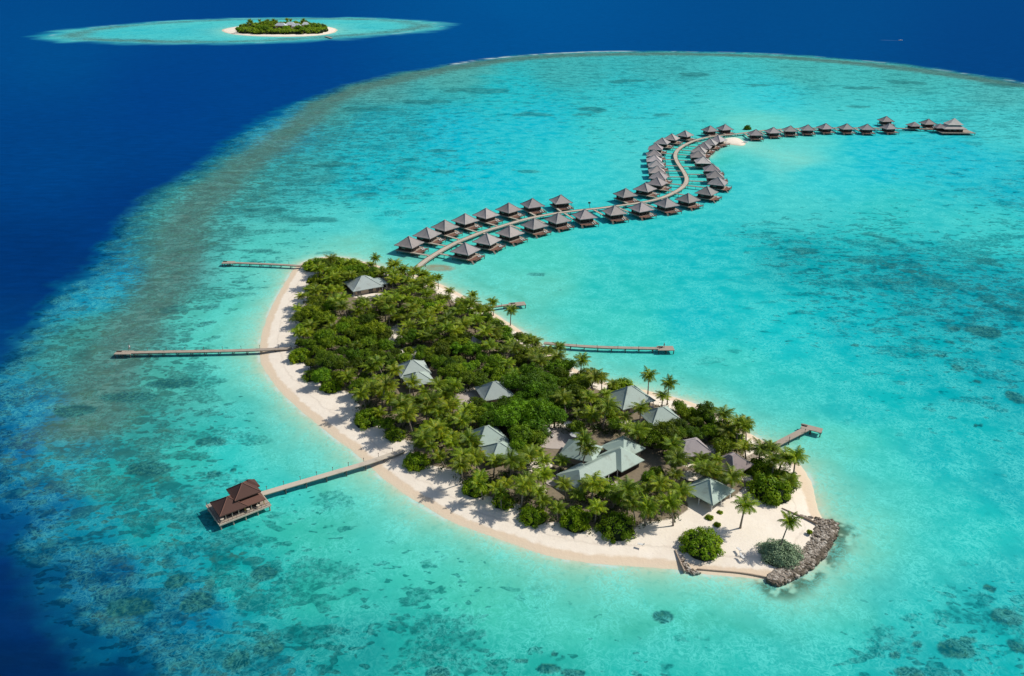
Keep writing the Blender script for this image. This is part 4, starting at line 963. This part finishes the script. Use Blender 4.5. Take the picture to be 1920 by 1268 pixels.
def make_tree(seed, R_, h, mat='tree_leaf', name='broadleaf_tree', leaf=.48, dome=False, dens=1.0, trunk_h=None):
    r = random.Random(seed); o = empty(name); t_ = MB(); c = MB()
    base = h*.45 if not dome else .2
    if dome:
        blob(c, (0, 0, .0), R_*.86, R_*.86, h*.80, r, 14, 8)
        nl = int(40*dens)
        for i in range(nl):
            z = (i+.5)/nl; a = i*2.39996+r.uniform(-.3, .3); s = math.sqrt(max(0, 1-z*z))
            k = r.uniform(.76, 1.12); lr = R_*r.uniform(.11, .30)
            leafball(c, (R_*k*s*math.cos(a)*.88, R_*k*s*math.sin(a)*.88, h*z*.84*k), lr, int(120*dens), leaf, r, 1, .3)
        for i in range(4):
            a = r.uniform(0, 6.28); t_.tube([(0, 0, -.1), (R_*.25*math.cos(a), R_*.25*math.sin(a), h*.3), (R_*.5*math.cos(a), R_*.5*math.sin(a), h*.6)], [.14, .1, .05], 5)
    else:
        t_.tube([(0, 0, -.1), (r.uniform(-.2, .2), r.uniform(-.2, .2), h*.3), (r.uniform(-.4, .4), r.uniform(-.4, .4), h*.62)], [.32, .24, .14], 7)
        for i in range(4):
            a = i*1.6+r.uniform(-.3, .3); t_.tube([(0, 0, h*.30), (R_*.3*math.cos(a), R_*.3*math.sin(a), h*.52), (R_*.62*math.cos(a), R_*.62*math.sin(a), h*.72)], [.15, .10, .05], 5)
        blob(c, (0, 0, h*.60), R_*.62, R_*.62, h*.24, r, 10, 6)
        nl = int(24*dens)
        for i in range(nl):
            z = -.25+1.22*(i+.5)/nl; a = i*2.39996+r.uniform(-.4, .4); s = math.sqrt(max(0, 1-z*z)); k = r.uniform(.66, 1.14)
            lr = R_*r.uniform(.20, .42); cc = (R_*k*s*math.cos(a)*.82, R_*k*s*math.sin(a)*.82, h*.60+h*.36*z*k)
            leafball(c, cc, lr, int(105*dens), leaf, r, .9, .25)
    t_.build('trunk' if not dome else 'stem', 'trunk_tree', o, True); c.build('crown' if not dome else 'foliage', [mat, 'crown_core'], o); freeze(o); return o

palms = [make_palm(100+i, h, l) for i, (h, l) in enumerate([(6.6, .9), (7.6, .4), (5.6, 1.3), (8.4, 1.4), (6.2, .3), (7.2, 1.9), (5.0, .5)])]
trees = [make_tree(200+i, r_, h) for i, (r_, h) in enumerate([(3.6, 6.4), (3.1, 5.8), (4.3, 7.0), (2.7, 5.2), (3.4, 6.0)])]
bushes = [make_tree(300+i, r_, h, 'bush_leaf', 'round_bush', .40, True, 1.0) for i, (r_, h) in enumerate([(4.0, 2.9), (3.4, 2.6), (4.6, 3.2)])]
PRO = {id(o): False for o in palms+trees+bushes}
def put(proto, loc, rz, sc, label, cat, group=None, color=None):
    if not PRO[id(proto)]: o = proto; PRO[id(proto)] = True
    else: o = copy_tree(proto)
    o.location = loc; o.rotation_euler = (0, 0, rz); o.scale = sc if isinstance(sc, tuple) else (sc, sc, sc)
    if color:
        for ch in o.children:
            if ch.name.startswith(('crown', 'foliage')): ch.color = color
    tag(o, label, cat, group); return o

# ---- named single bushes on the beaches (plan x, plan y of the ground centre, width in plan units)
BUSH = [(594,500,60,.6,'low rounded bush at the far left tip of the island'),(628,500,58,.7,'rounded bush second from the far left tip'),(660,502,50,.8,'rounded bush third from the far left tip'),(676,505,36,.9,'rounded bush nearest the far grey tent roof'),
(563,672,46,1,'bright green bush on the beach beside the long straight pier'),(589,707,44,.9,'bright green bush below the long straight pier landing'),(622,728,46,.9,'yellow green bush bulging onto the beach below the pier landing'),(690,790,56,1,'wide bright bush on the ocean beach above the restaurant pier'),(742,818,44,.9,'bush just above the head of the restaurant pier'),
(781,869,54,1,'bright round bush just below the head of the restaurant pier'),(891,919,54,1,'rounded bush on the beach left of the clubhouse court'),(945,944,44,.9,'smaller bush between two beach palms below the clubhouse'),(1000,971,58,1,'round green bush on the beach below the clubhouse'),(1078,981,62,1.2,'large lumpy bush left of the big dome bush by the beach'),(1156,992,78,1.1,'large smooth dome bush at the edge of the beach below the clubhouse'),
(1315,1024,86,.9,'big isolated dome bush on the open sand of the point'),(1443,926,84,1.05,'large dark dome bush right of the square green pavilion'),(1470,903,58,1.1,'dome bush behind the large one near the lagoon beach'),(1425,884,62,1,'bush at the foot of the T shaped pier'),(1165,733,56,1.1,'rounded bush on the lagoon beach behind the large green roofed house'),(1375,828,52,1.1,'bush near the lagoon beach above the T shaped pier'),(1300,781,46,1,'bush by the lagoon beach right of the green roofed houses'),
(1340,808,46,1,'bush on the lagoon side between the palms above the brown hut')]
used = []
def ground_z(x, y):
    d = float(sdist(np.array([x]), np.array([y]), SHORE)[0]); return 1.35*(1-math.exp(-max(d, 0)*.13/1.35))-.03
for i, (px, py, wd, hs, lb) in enumerate(BUSH):
    c = at(px, py, 1.0); gz = ground_z(c.x, c.y); ppm = F/(c.y*CP+HC*SP); R_ = wd/2/ppm; b = bushes[i % 3]; r0 = (4.0, 3.4, 4.6)[i % 3]; s = R_/r0*.96
    g = random.Random(i).uniform(.85, 1.12)
    put(b, (c.x, c.y, gz), random.uniform(0, 6.28), (s, s, s*hs), lb, 'bush', 'rounded bushes along the beaches', (g*1.02, g, g*.9, 1) if i not in (16, 17) else (.78, .82, .9, 1))
    used.append((c.x, c.y, R_*.75))
# the grey-blue low bush with a palm rising out of it
pb = make_tree(330, 4.6, 1.7, 'pale_leaf', 'low_bush', .36, True, 1.5); c = at(1463, 1039, 1.0); pb.location = (c.x, c.y, ground_z(c.x, c.y)); tag(pb, 'flat blue grey bush on the sand point with a thin palm rising from it', 'bush')
used.append((c.x, c.y, 4.2))
# ---- named single palms
SP_ = [(1462,1030,3,1.0,'solitary thin palm rising from the blue grey bush on the point',(1480,975)),(1388,990,1,.98,'fan crowned palm standing alone right of the square green pavilion',(1402,952)),
(1215,735,0,1.0,'tall lagoon side palm standing alone above the large green roofed house',None),(1251,757,1,.95,'bushy palm on the lagoon beach right of the large green roofed house',None),(1088,706,4,1,'palm at the lagoon beach below the long lagoon pier',None),(957,606,4,.95,'palm on the lagoon beach below the short narrow pier',None),
(925,588,4,.85,'small palm at the landing of the short narrow pier',None),(1050,672,4,.8,'small palm at the landing of the long lagoon pier',None),(1387,838,0,.95,'leaning palm on the lagoon beach left of the T shaped pier',None),(1441,872,4,.85,'short palm at the foot of the T shaped pier',None),
(886,573,4,.8,'palm on the lagoon shore halfway between boardwalk and short pier',None),(822,540,4,.8,'palm on the shore right of the boardwalk landing',None),(706,512,1,.9,'tall palm on the far shore left of the boardwalk landing',None),(735,521,1,.85,'slim palm just left of the boardwalk landing',None),(762,528,0,.85,'palm right at the boardwalk landing',None),(793,538,4,.85,'palm just right of the boardwalk landing',None),
(1209,985,2,1.05,'palm over the beach right of the large smooth dome bush',None),(1262,985,2,1.0,'palm at the edge of the open sand left of the isolated dome bush',None),(905,935,2,.8,'palm leaning over the beach left of the clubhouse',None),(940,955,2,.75,'low palm hanging over the beach below the clubhouse',None),
(1084,872,3,.95,'tall palm standing between the pool and the clubhouse roofs',None),(852,765,1,.95,'pale crowned palm left of the paved clearing',None),(1128,735,4,.8,'thin palm on the lagoon side left of the large green roofed house',None)]
for px, py, k, s, lb, crown in SP_:
    c = at(px, py, 1.1); gz = ground_z(c.x, c.y)+.02
    o = put(palms[k], (c.x, c.y, gz), random.uniform(0, 6.28), s, lb, 'palm', 'single palms along the shore')
    if crown: o.rotation_euler = (0, 0, 0)
    used.append((c.x, c.y, 1.6))
# aim the two isolated leaning palms to the right
def lean_dir(k):
    r = random.Random(100+k); return r.uniform(0, 6.28)
for o in bpy.data.objects:
    if o.get('label') == SP_[0][4]: o.rotation_euler = (0, 0, -lean_dir(3)+R(10)); o.scale = (.85, .85, .92)
    if o.get('label') == SP_[1][4]: o.rotation_euler = (0, 0, -lean_dir(1)+R(0)); o.scale = (1.12, 1.12, .85)

# ---- keep roofs, courts and the pool open
HOLES = [(682,560,46,22),(706,545,26,10),(778,710,44,22),(785,732,36,16),(927,756,38,22),(912,836,40,20),(938,868,36,18),(1185,768,48,24),(1244,796,38,18),(1332,948,50,26),(1298,856,42,24),(1382,892,38,30),(886,642,9,5),
(1100,905,66,15),(1170,884,56,30),(1215,872,38,22),(1118,842,56,28),(1052,835,32,16),(1048,858,42,22),(1112,864,40,16),(1160,930,32,12),(882,757,28,22),(1165,905,50,16),(745,632,16,14),(768,662,18,9),(1400,925,20,14),(1300,925,12,12),(1020,905,20,8),(1300,905,18,7),(1190,810,16,6)]
HW = []
for px, py, rx, ry in HOLES:
    c = at(px, py, 1); HW.append((c.x, c.y, rx*(c.y*CP+HC*SP)/F, (at(px, py-ry, 1).y-at(px, py+ry, 1).y)/2))
def blocked(x, y, pad=0):
    for hx, hy, a, b in HW:
        if ((x-hx)/(a+pad))**2+((y-hy)/(b+pad))**2 < 1: return True
    return False
LM = [('the large grey tent roof at the far end', 682, 545), ('the two grey roofs halfway down the ocean side', 778, 700), ('the grey pyramid roof in the island middle', 927, 745), ('the pair of green roofs left of the pool', 920, 840),
 ('the green clubhouse roofs', 1130, 880), ('the green roofed houses on the lagoon beach', 1215, 770), ('the two brown grey huts', 1340, 865), ('the square green pavilion on the point', 1332, 940), ('the landing of the long straight ocean pier', 560, 665),
 ('the head of the restaurant pier', 760, 850), ('the short narrow lagoon pier', 905, 585), ('the long lagoon pier', 1020, 655), ('the boardwalk landing', 775, 525), ('the tiny grey roof in the far half', 886, 640), ('the small sand gap in the far half', 755, 630), ('the beach below the clubhouse', 1000, 965)]
LMW = [(n, at(x, y, 1)) for n, x, y in LM]
mn = VEGW.min(0); mxx = VEGW.max(0); cand = []
rr = random.Random(5); tries = 0; pts = []
veg_px = VEGW
def in_veg(x, y, m=0): return float(sdist(np.array([x]), np.array([y]), VEGW)[0]) > m
NX = rng.uniform(mn[0], mxx[0], 26000); NY = rng.uniform(mn[1], mxx[1], 26000); SD = sdist(NX, NY, VEGW); GZ = 1.35*(1-np.exp(-np.clip(sdist(NX, NY, SHORE), 0, None)*.13/1.35))
LUSH = at(985, 775, 1); KIND = fbm(NX/17, NY/17, 123, 3)
grid = {}
def ok(x, y, dmin):
    gx, gy = int(x//4), int(y//4)
    for i in range(gx-1, gx+2):
        for j in range(gy-1, gy+2):
            for (a, b, dd) in grid.get((i, j), ()):
                if (a-x)**2+(b-y)**2 < (max(dmin, dd)*.5+min(dmin, dd)*.5)**2: return False
    return True
npalm = ntree = 0
for x, y, sd, gz, kn in zip(NX, NY, SD, GZ, KIND):
    if sd < .8 or blocked(x, y, .6): continue
    if any((x-a)**2+(y-b)**2 < r_*r_ for a, b, r_ in used): continue
    dl = math.hypot(x-LUSH.x, (y-LUSH.y)*.8)
    tree = (kn+(.28 if dl < 11 else 0)+rr.uniform(-.16, .16)) > (.545 if y < 215 else .585)
    dmin = 3.7 if tree else 3.2
    if not ok(x, y, dmin): continue
    if (tree and ntree >= 280) or (not tree and npalm >= 262): continue
    grid.setdefault((int(x//4), int(y//4)), []).append((x, y, dmin))
    lm = min(LMW, key=lambda q: (q[1].x-x)**2+(q[1].y-y)**2)[0]
    if tree:
        ntree += 1; k = rr.choice([0, 1, 2, 3, 4] if dl > 15 else [0, 2, 2]); s = rr.uniform(.55, .95)*(1.15 if dl < 11 else 1.0)
        g = rr.uniform(.5, 1.45); yl = rr.uniform(.85, 1.4); br = g > 1.0
        if dl < 14: yl = .85
        look = 'bright green' if br else 'dark green'
        put(trees[k], (x, y, gz-.05), rr.uniform(0, 6.28), (s, s, s*rr.uniform(.85, 1.1)), f'{look} leafy tree nearest {lm}', 'tree', f'{look} broadleaf trees nearest {lm}', (g*yl, g, g*.9, 1))
    else:
        npalm += 1; k = rr.randrange(7); s = rr.uniform(.60, 1.05); g = rr.uniform(.62, 1.3); tall = k in (1, 3, 5)
        look = 'tall' if tall else 'shorter'
        put(palms[k], (x, y, gz), rr.uniform(0, 6.28), (s*1.25, s*1.25, s*rr.uniform(.66, .95)), f'{look} coconut palm nearest {lm}', 'palm', f'{look} coconut palms nearest {lm}', (g*rr.uniform(.95, 1.2), g, g, 1))
print('palms', npalm, 'trees', ntree)
# ---- undergrowth between the trunks
ug = MB(); r = random.Random(77); cnt = 0
for x, y, sd, gz in zip(NX[::-1], NY[::-1], SD[::-1], GZ[::-1]):
    if sd < .3 or blocked(x, y, .2): continue
    cnt += 1
    if cnt > 2300: break
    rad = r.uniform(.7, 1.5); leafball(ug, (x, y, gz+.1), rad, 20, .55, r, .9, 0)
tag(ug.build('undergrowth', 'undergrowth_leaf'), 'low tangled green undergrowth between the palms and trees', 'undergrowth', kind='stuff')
# ---- small odd plants
for (px, py, s, lb) in ((1330,972,.30,'low straggly shrub in front of the square green pavilion'),(1350,962,.22,'tiny shrub beside the pavilion posts'),(1518,998,.2,'tiny shrub on the sand beside the rock seawall'),(1345,985,.26,'small spreading shrub left of the fan crowned palm'),(1400,882,.4,'yellow green shrub between the brown hut and the large dark dome bush')):
    c = at(px, py, 1.1); put(bushes[1], (c.x, c.y, 1.05), 1.0, s, lb, 'bush', 'small shrubs on the point', (1.3, 1.15, .9, 1))
c = at(1401, 243, 0); put(bushes[0], (c.x, c.y, -.2), .5, (.75, .75, 1.1), 'small green bush alone in the shallow water behind the sandbar', 'bush', None, (.6, .75, .6, 1))

# ---- rock seawall
def rock_heap(name, outer, inner, n, rng_, top, smin, smax, label, mat='rock'):
    r = random.Random(rng_); O_ = smoothpoly(ats(outer), 2, False); I_ = smoothpoly(ats(inner), 2, False); m = MB()
    def samp(P_, t_):
        f_ = t_*(len(P_)-1); i = min(int(f_), len(P_)-2); return P_[i]*(1-f_+i)+P_[i+1]*(f_-i)
    for _ in range(n):
        t_ = r.random(); w_ = r.random(); p = samp(O_, t_)*(1-w_)+samp(I_, t_)*w_; s = r.uniform(smin, smax)*(1.25 if w_ < .35 else .9)
        z = top*math.sin(math.pi*min(1, (w_*.8+.08)))**.6*.75
        vs = []; k = Vector((r.uniform(.7, 1.3), r.uniform(.7, 1.3), r.uniform(.5, .9)))*s; ro = r.uniform(0, 3.14); tl = r.uniform(-.5, .5)
        for vv in ((1,1,1),(1,1,-1),(1,-1,1),(1,-1,-1),(-1,1,1),(-1,1,-1),(-1,-1,1),(-1,-1,-1),(1.35,0,0),(-1.35,0,0),(0,1.35,0),(0,-1.35,0),(0,0,1.35),(0,0,-1.35)):
            q = Vector((vv[0]*k.x*r.uniform(.4, .62), vv[1]*k.y*r.uniform(.4, .62), vv[2]*k.z*r.uniform(.4, .62))); q.rotate(Matrix.Rotation(ro, 3, 'Z')); q.rotate(Matrix.Rotation(tl, 3, 'X')); vs.append((p[0]+q.x, p[1]+q.y, z+q.z))
        fs = []
        # cube corners joined through raised face centres
        F6 = {8: (0, 1, 3, 2), 9: (4, 6, 7, 5), 10: (0, 4, 5, 1), 11: (2, 3, 7, 6), 12: (0, 2, 6, 4), 13: (1, 5, 7, 3)}
        for cidx, q4 in F6.items():
            for a in range(4): fs.append((cidx, q4[a], q4[(a+1) % 4]))
        m.add(vs, fs, 1 if (w_ < .22 and r.random() < .7) or r.random() < .15 else (2 if r.random() < .3 else 0))
    return tag(m.build(name, [mat, 'rock_dark', 'rock_pale']), label, 'rocks', kind='stuff')
rock_heap('rock_seawall', [(1560,979),(1573,994),(1566,1012),(1554,1030),(1545,1045),(1530,1062),(1503,1080),(1478,1092),(1461,1101),(1441,1092)], [(1530,982),(1527,994),(1519,1013),(1510,1027),(1500,1040),(1488,1050),(1468,1062),(1458,1068),(1450,1076),(1443,1080)], 1900, 1, .85, .24, .60, 'curved grey brown boulder seawall round the end of the sand point')
rock_heap('rock_heap', [(1280,1045),(1288,1060),(1300,1074),(1312,1076)], [(1276,1048),(1278,1062),(1286,1074),(1300,1079)], 110, 3, .6, .22, .45, 'small heap of dark rocks at the foot of the timber groyne')
rock_heap('shore_rocks', [(1500,969),(1530,973),(1556,977),(1572,984)], [(1505,974),(1530,979),(1552,984),(1566,992)], 120, 4, .7, .22, .45, 'low dark rocks where the fence line meets the seawall')

# ---- far island
fi = np.array([at(p[0], p[1])[:2] for p in [(447,63.5),(452,57),(470,53),(510,50),(560,50.5),(600,54),(614,60),(600,64.5),(570,66),(530,66.3),(480,65.8)]]); mnf, mxf = fi.min(0), fi.max(0)
r = random.Random(9); placed = []; k = 0
while len(placed) < 520 and k < 60000:
    k += 1; x = r.uniform(mnf[0], mxf[0]); y = r.uniform(mnf[1], mxf[1])
    if any((a-x)**2+((b-y)*.8)**2 < 26 for a, b in placed): continue
    if not inside(np.array([x]), np.array([y]), fi)[0]: continue
    bx0 = at(548, 58)
    if abs(x-bx0.x) < 28 and abs(y-bx0.y-2) < 46: continue
    placed.append((x, y))
placed.sort(key=lambda q: q[1]); wood = MB()
for i, (x, y) in enumerate(placed):
    back = i > len(placed)*.45; g = r.uniform(1.0, 1.9)
    if i % 26 == 7: put(trees[r.randrange(5)], (x, y, 1.5), r.uniform(0, 6), (1.8, 1.8, 1.7), 'rounded leafy tree bulging from the wood on the far island', 'tree', 'rounded trees in the wood on the far island', (g, g, g, 1)); continue
    if back and i % 11 == 3: put(palms[r.randrange(7)], (x, y, 1.6), r.uniform(0, 6), (1.35, 1.35, 1.6), 'palm standing above the tree line of the far island', 'palm', 'palms on the far island', (1.1, 1.1, 1.1, 1)); continue
    hh = r.uniform(6, 10)*(1.15 if back else .85); rr_ = r.uniform(3.6, 5.5)
    blob(wood, (x, y, hh*.5), rr_*.8, rr_*.8, hh*.5, r, 8, 5)
    for q in range(5): leafball(wood, (x+r.uniform(-2, 2), y+r.uniform(-2, 2), hh*r.uniform(.55, .95)), rr_*.6, 34, 1.3, r, .9, .3)
wo_ = tag(wood.build('wood', ['bush_leaf', 'crown_core']), 'dense green wood covering the far island', 'wood', kind='stuff')
print('far', len(placed))
for i, (px, py, a, b, lb) in enumerate(((528,58.5,22,12,'leftmost pale roofed building on the far island'),(546,57,20,12,'second pale roofed building on the far island'),(557,60,18,10,'pale roofed building nearest the front on the far island'),(574,57,14,9,'rightmost pale roofed building on the far island'))):
    c = at(px, py); h = empty('house', (c.x, c.y, 3.0), R(8*i-10), label=lb, cat='house', group='pale roofed buildings on the far island')
    m = MB(); m.hip((0, 0, 7), a, b, 4.5, (a-b+1, .6), 1.05, .4); m.build('roof', 'roof_green', h).color = (1.5, 1.35, 1.6, 1)
    m = MB(); m.box((0, 0, 3.2), (a-3, b-3, 7.4)); m.build('wall', 'wall_cream', h)
    m = MB(); m.box((0, -(b-3)/2-.05, 4), (a*.5, .1, 3)); m.build('window', 'door_dark', h)
# ---- people on the piers and the point (tiny)
def person(px, py, h, z, rz, cloth, lb):
    o = empty('person', (0, 0, 0)); c = at(px, py, h); o.location = (c.x, c.y, z); o.rotation_euler = (0, 0, rz)
    me = bpy.data.meshes.new('body'); vs = [(0,0,.95),(0,0,1.15),(0,0,1.38),(0,0,1.5),(0,0,1.62),(0,0,1.74),(.2,0,1.38),(.27,.02,1.1),(.28,.1,.85),(-.2,0,1.38),(-.27,.02,1.1),(-.28,.1,.85),(.1,0,.88),(.12,.06,.48),(.12,0,.05),(.12,.14,.03),(-.1,0,.88),(-.12,-.06,.48),(-.12,-.1,.05),(-.12,.04,.03)]
    es = [(0,1),(1,2),(2,3),(3,4),(4,5),(2,6),(6,7),(7,8),(2,9),(9,10),(10,11),(0,12),(12,13),(13,14),(14,15),(0,16),(16,17),(17,18),(18,19)]
    me.from_pydata(vs, es, []); b = bpy.data.objects.new('body', me); COL.objects.link(b); b.parent = o
    sk_ = b.modifiers.new('skin', 'SKIN'); rad = [.15,.15,.16,.06,.1,.08,.07,.05,.035,.07,.05,.035,.1,.07,.045,.04,.1,.07,.045,.04]
    for i, q in enumerate(me.skin_vertices[0].data): q.radius = (rad[i], rad[i]); q.use_root = (i == 0)
    b.modifiers.new('sub', 'SUBSURF').levels = 1; b.modifiers['sub'].render_levels = 1
    me.materials.append(MATS['skin'])
    m = MB(); m.tube([(0, 0, .92), (0, 0, 1.2), (0, 0, 1.44)], [.21, .20, .17], 10); m.build('shirt', cloth, o)
    m = MB(); m.tube([(0, 0, 1.68), (0, 0, 1.78), (0, 0, 1.84)], [.125, .12, .04], 8); m.build('hair', 'pile', o)
    tag(o, lb, 'person'); return o
person(243.5, 655.5, 1.5, 1.5, .3, 'white_paint', 'person in white standing near the end of the long ocean pier')
person(1245, 652, 1.5, 1.5, 1.2, 'pile', 'person in dark clothes standing on the end of the long lagoon pier')
# ================================================================ CAMERA AND LIGHT
cam = bpy.data.cameras.new('camera'); co = bpy.data.objects.new('camera', cam); COL.objects.link(co)
co.location = (0, 0, HC); co.rotation_euler = (math.pi/2-PIT, 0, 0)
cam.sensor_width = 36; cam.lens = 36*F/1920; cam.clip_end = 100000; cam.clip_start = 1
S.camera = co
EL = R(45); AZ = math.atan2(1.6, .5)
w = bpy.data.worlds.new('World'); S.world = w; w.use_nodes = True
t = w.node_tree; t.nodes.clear(); wo = t.nodes.new('ShaderNodeOutputWorld'); bg = t.nodes.new('ShaderNodeBackground')
sk = t.nodes.new('ShaderNodeTexSky'); sk.sky_type = 'NISHITA'; sk.sun_disc = False; sk.sun_elevation = EL; sk.sun_rotation = AZ
bg.inputs[1].default_value = .10; t.links.new(sk.outputs[0], bg.inputs[0]); t.links.new(bg.outputs[0], wo.inputs[0])
sl = bpy.data.lights.new('sun', 'SUN'); sl.energy = 4.2; sl.angle = R(.53); sl.color = (1, .965, .90)
so = bpy.data.objects.new('sun', sl); COL.objects.link(so); so.location = (150, 50, 200)
d = Vector((math.sin(AZ)*math.cos(EL), math.cos(AZ)*math.cos(EL), math.sin(EL)))
so.rotation_euler = d.to_track_quat('Z', 'Y').to_euler()
S.view_settings.view_transform = 'Standard'; S.view_settings.look = 'None'; S.view_settings.exposure = 0; S.view_settings.gamma = 1
S.render.engine = 'CYCLES'
S.cycles.max_bounces = 4; S.cycles.diffuse_bounces = 2; S.cycles.glossy_bounces = 2; S.cycles.transparent_max_bounces = 8
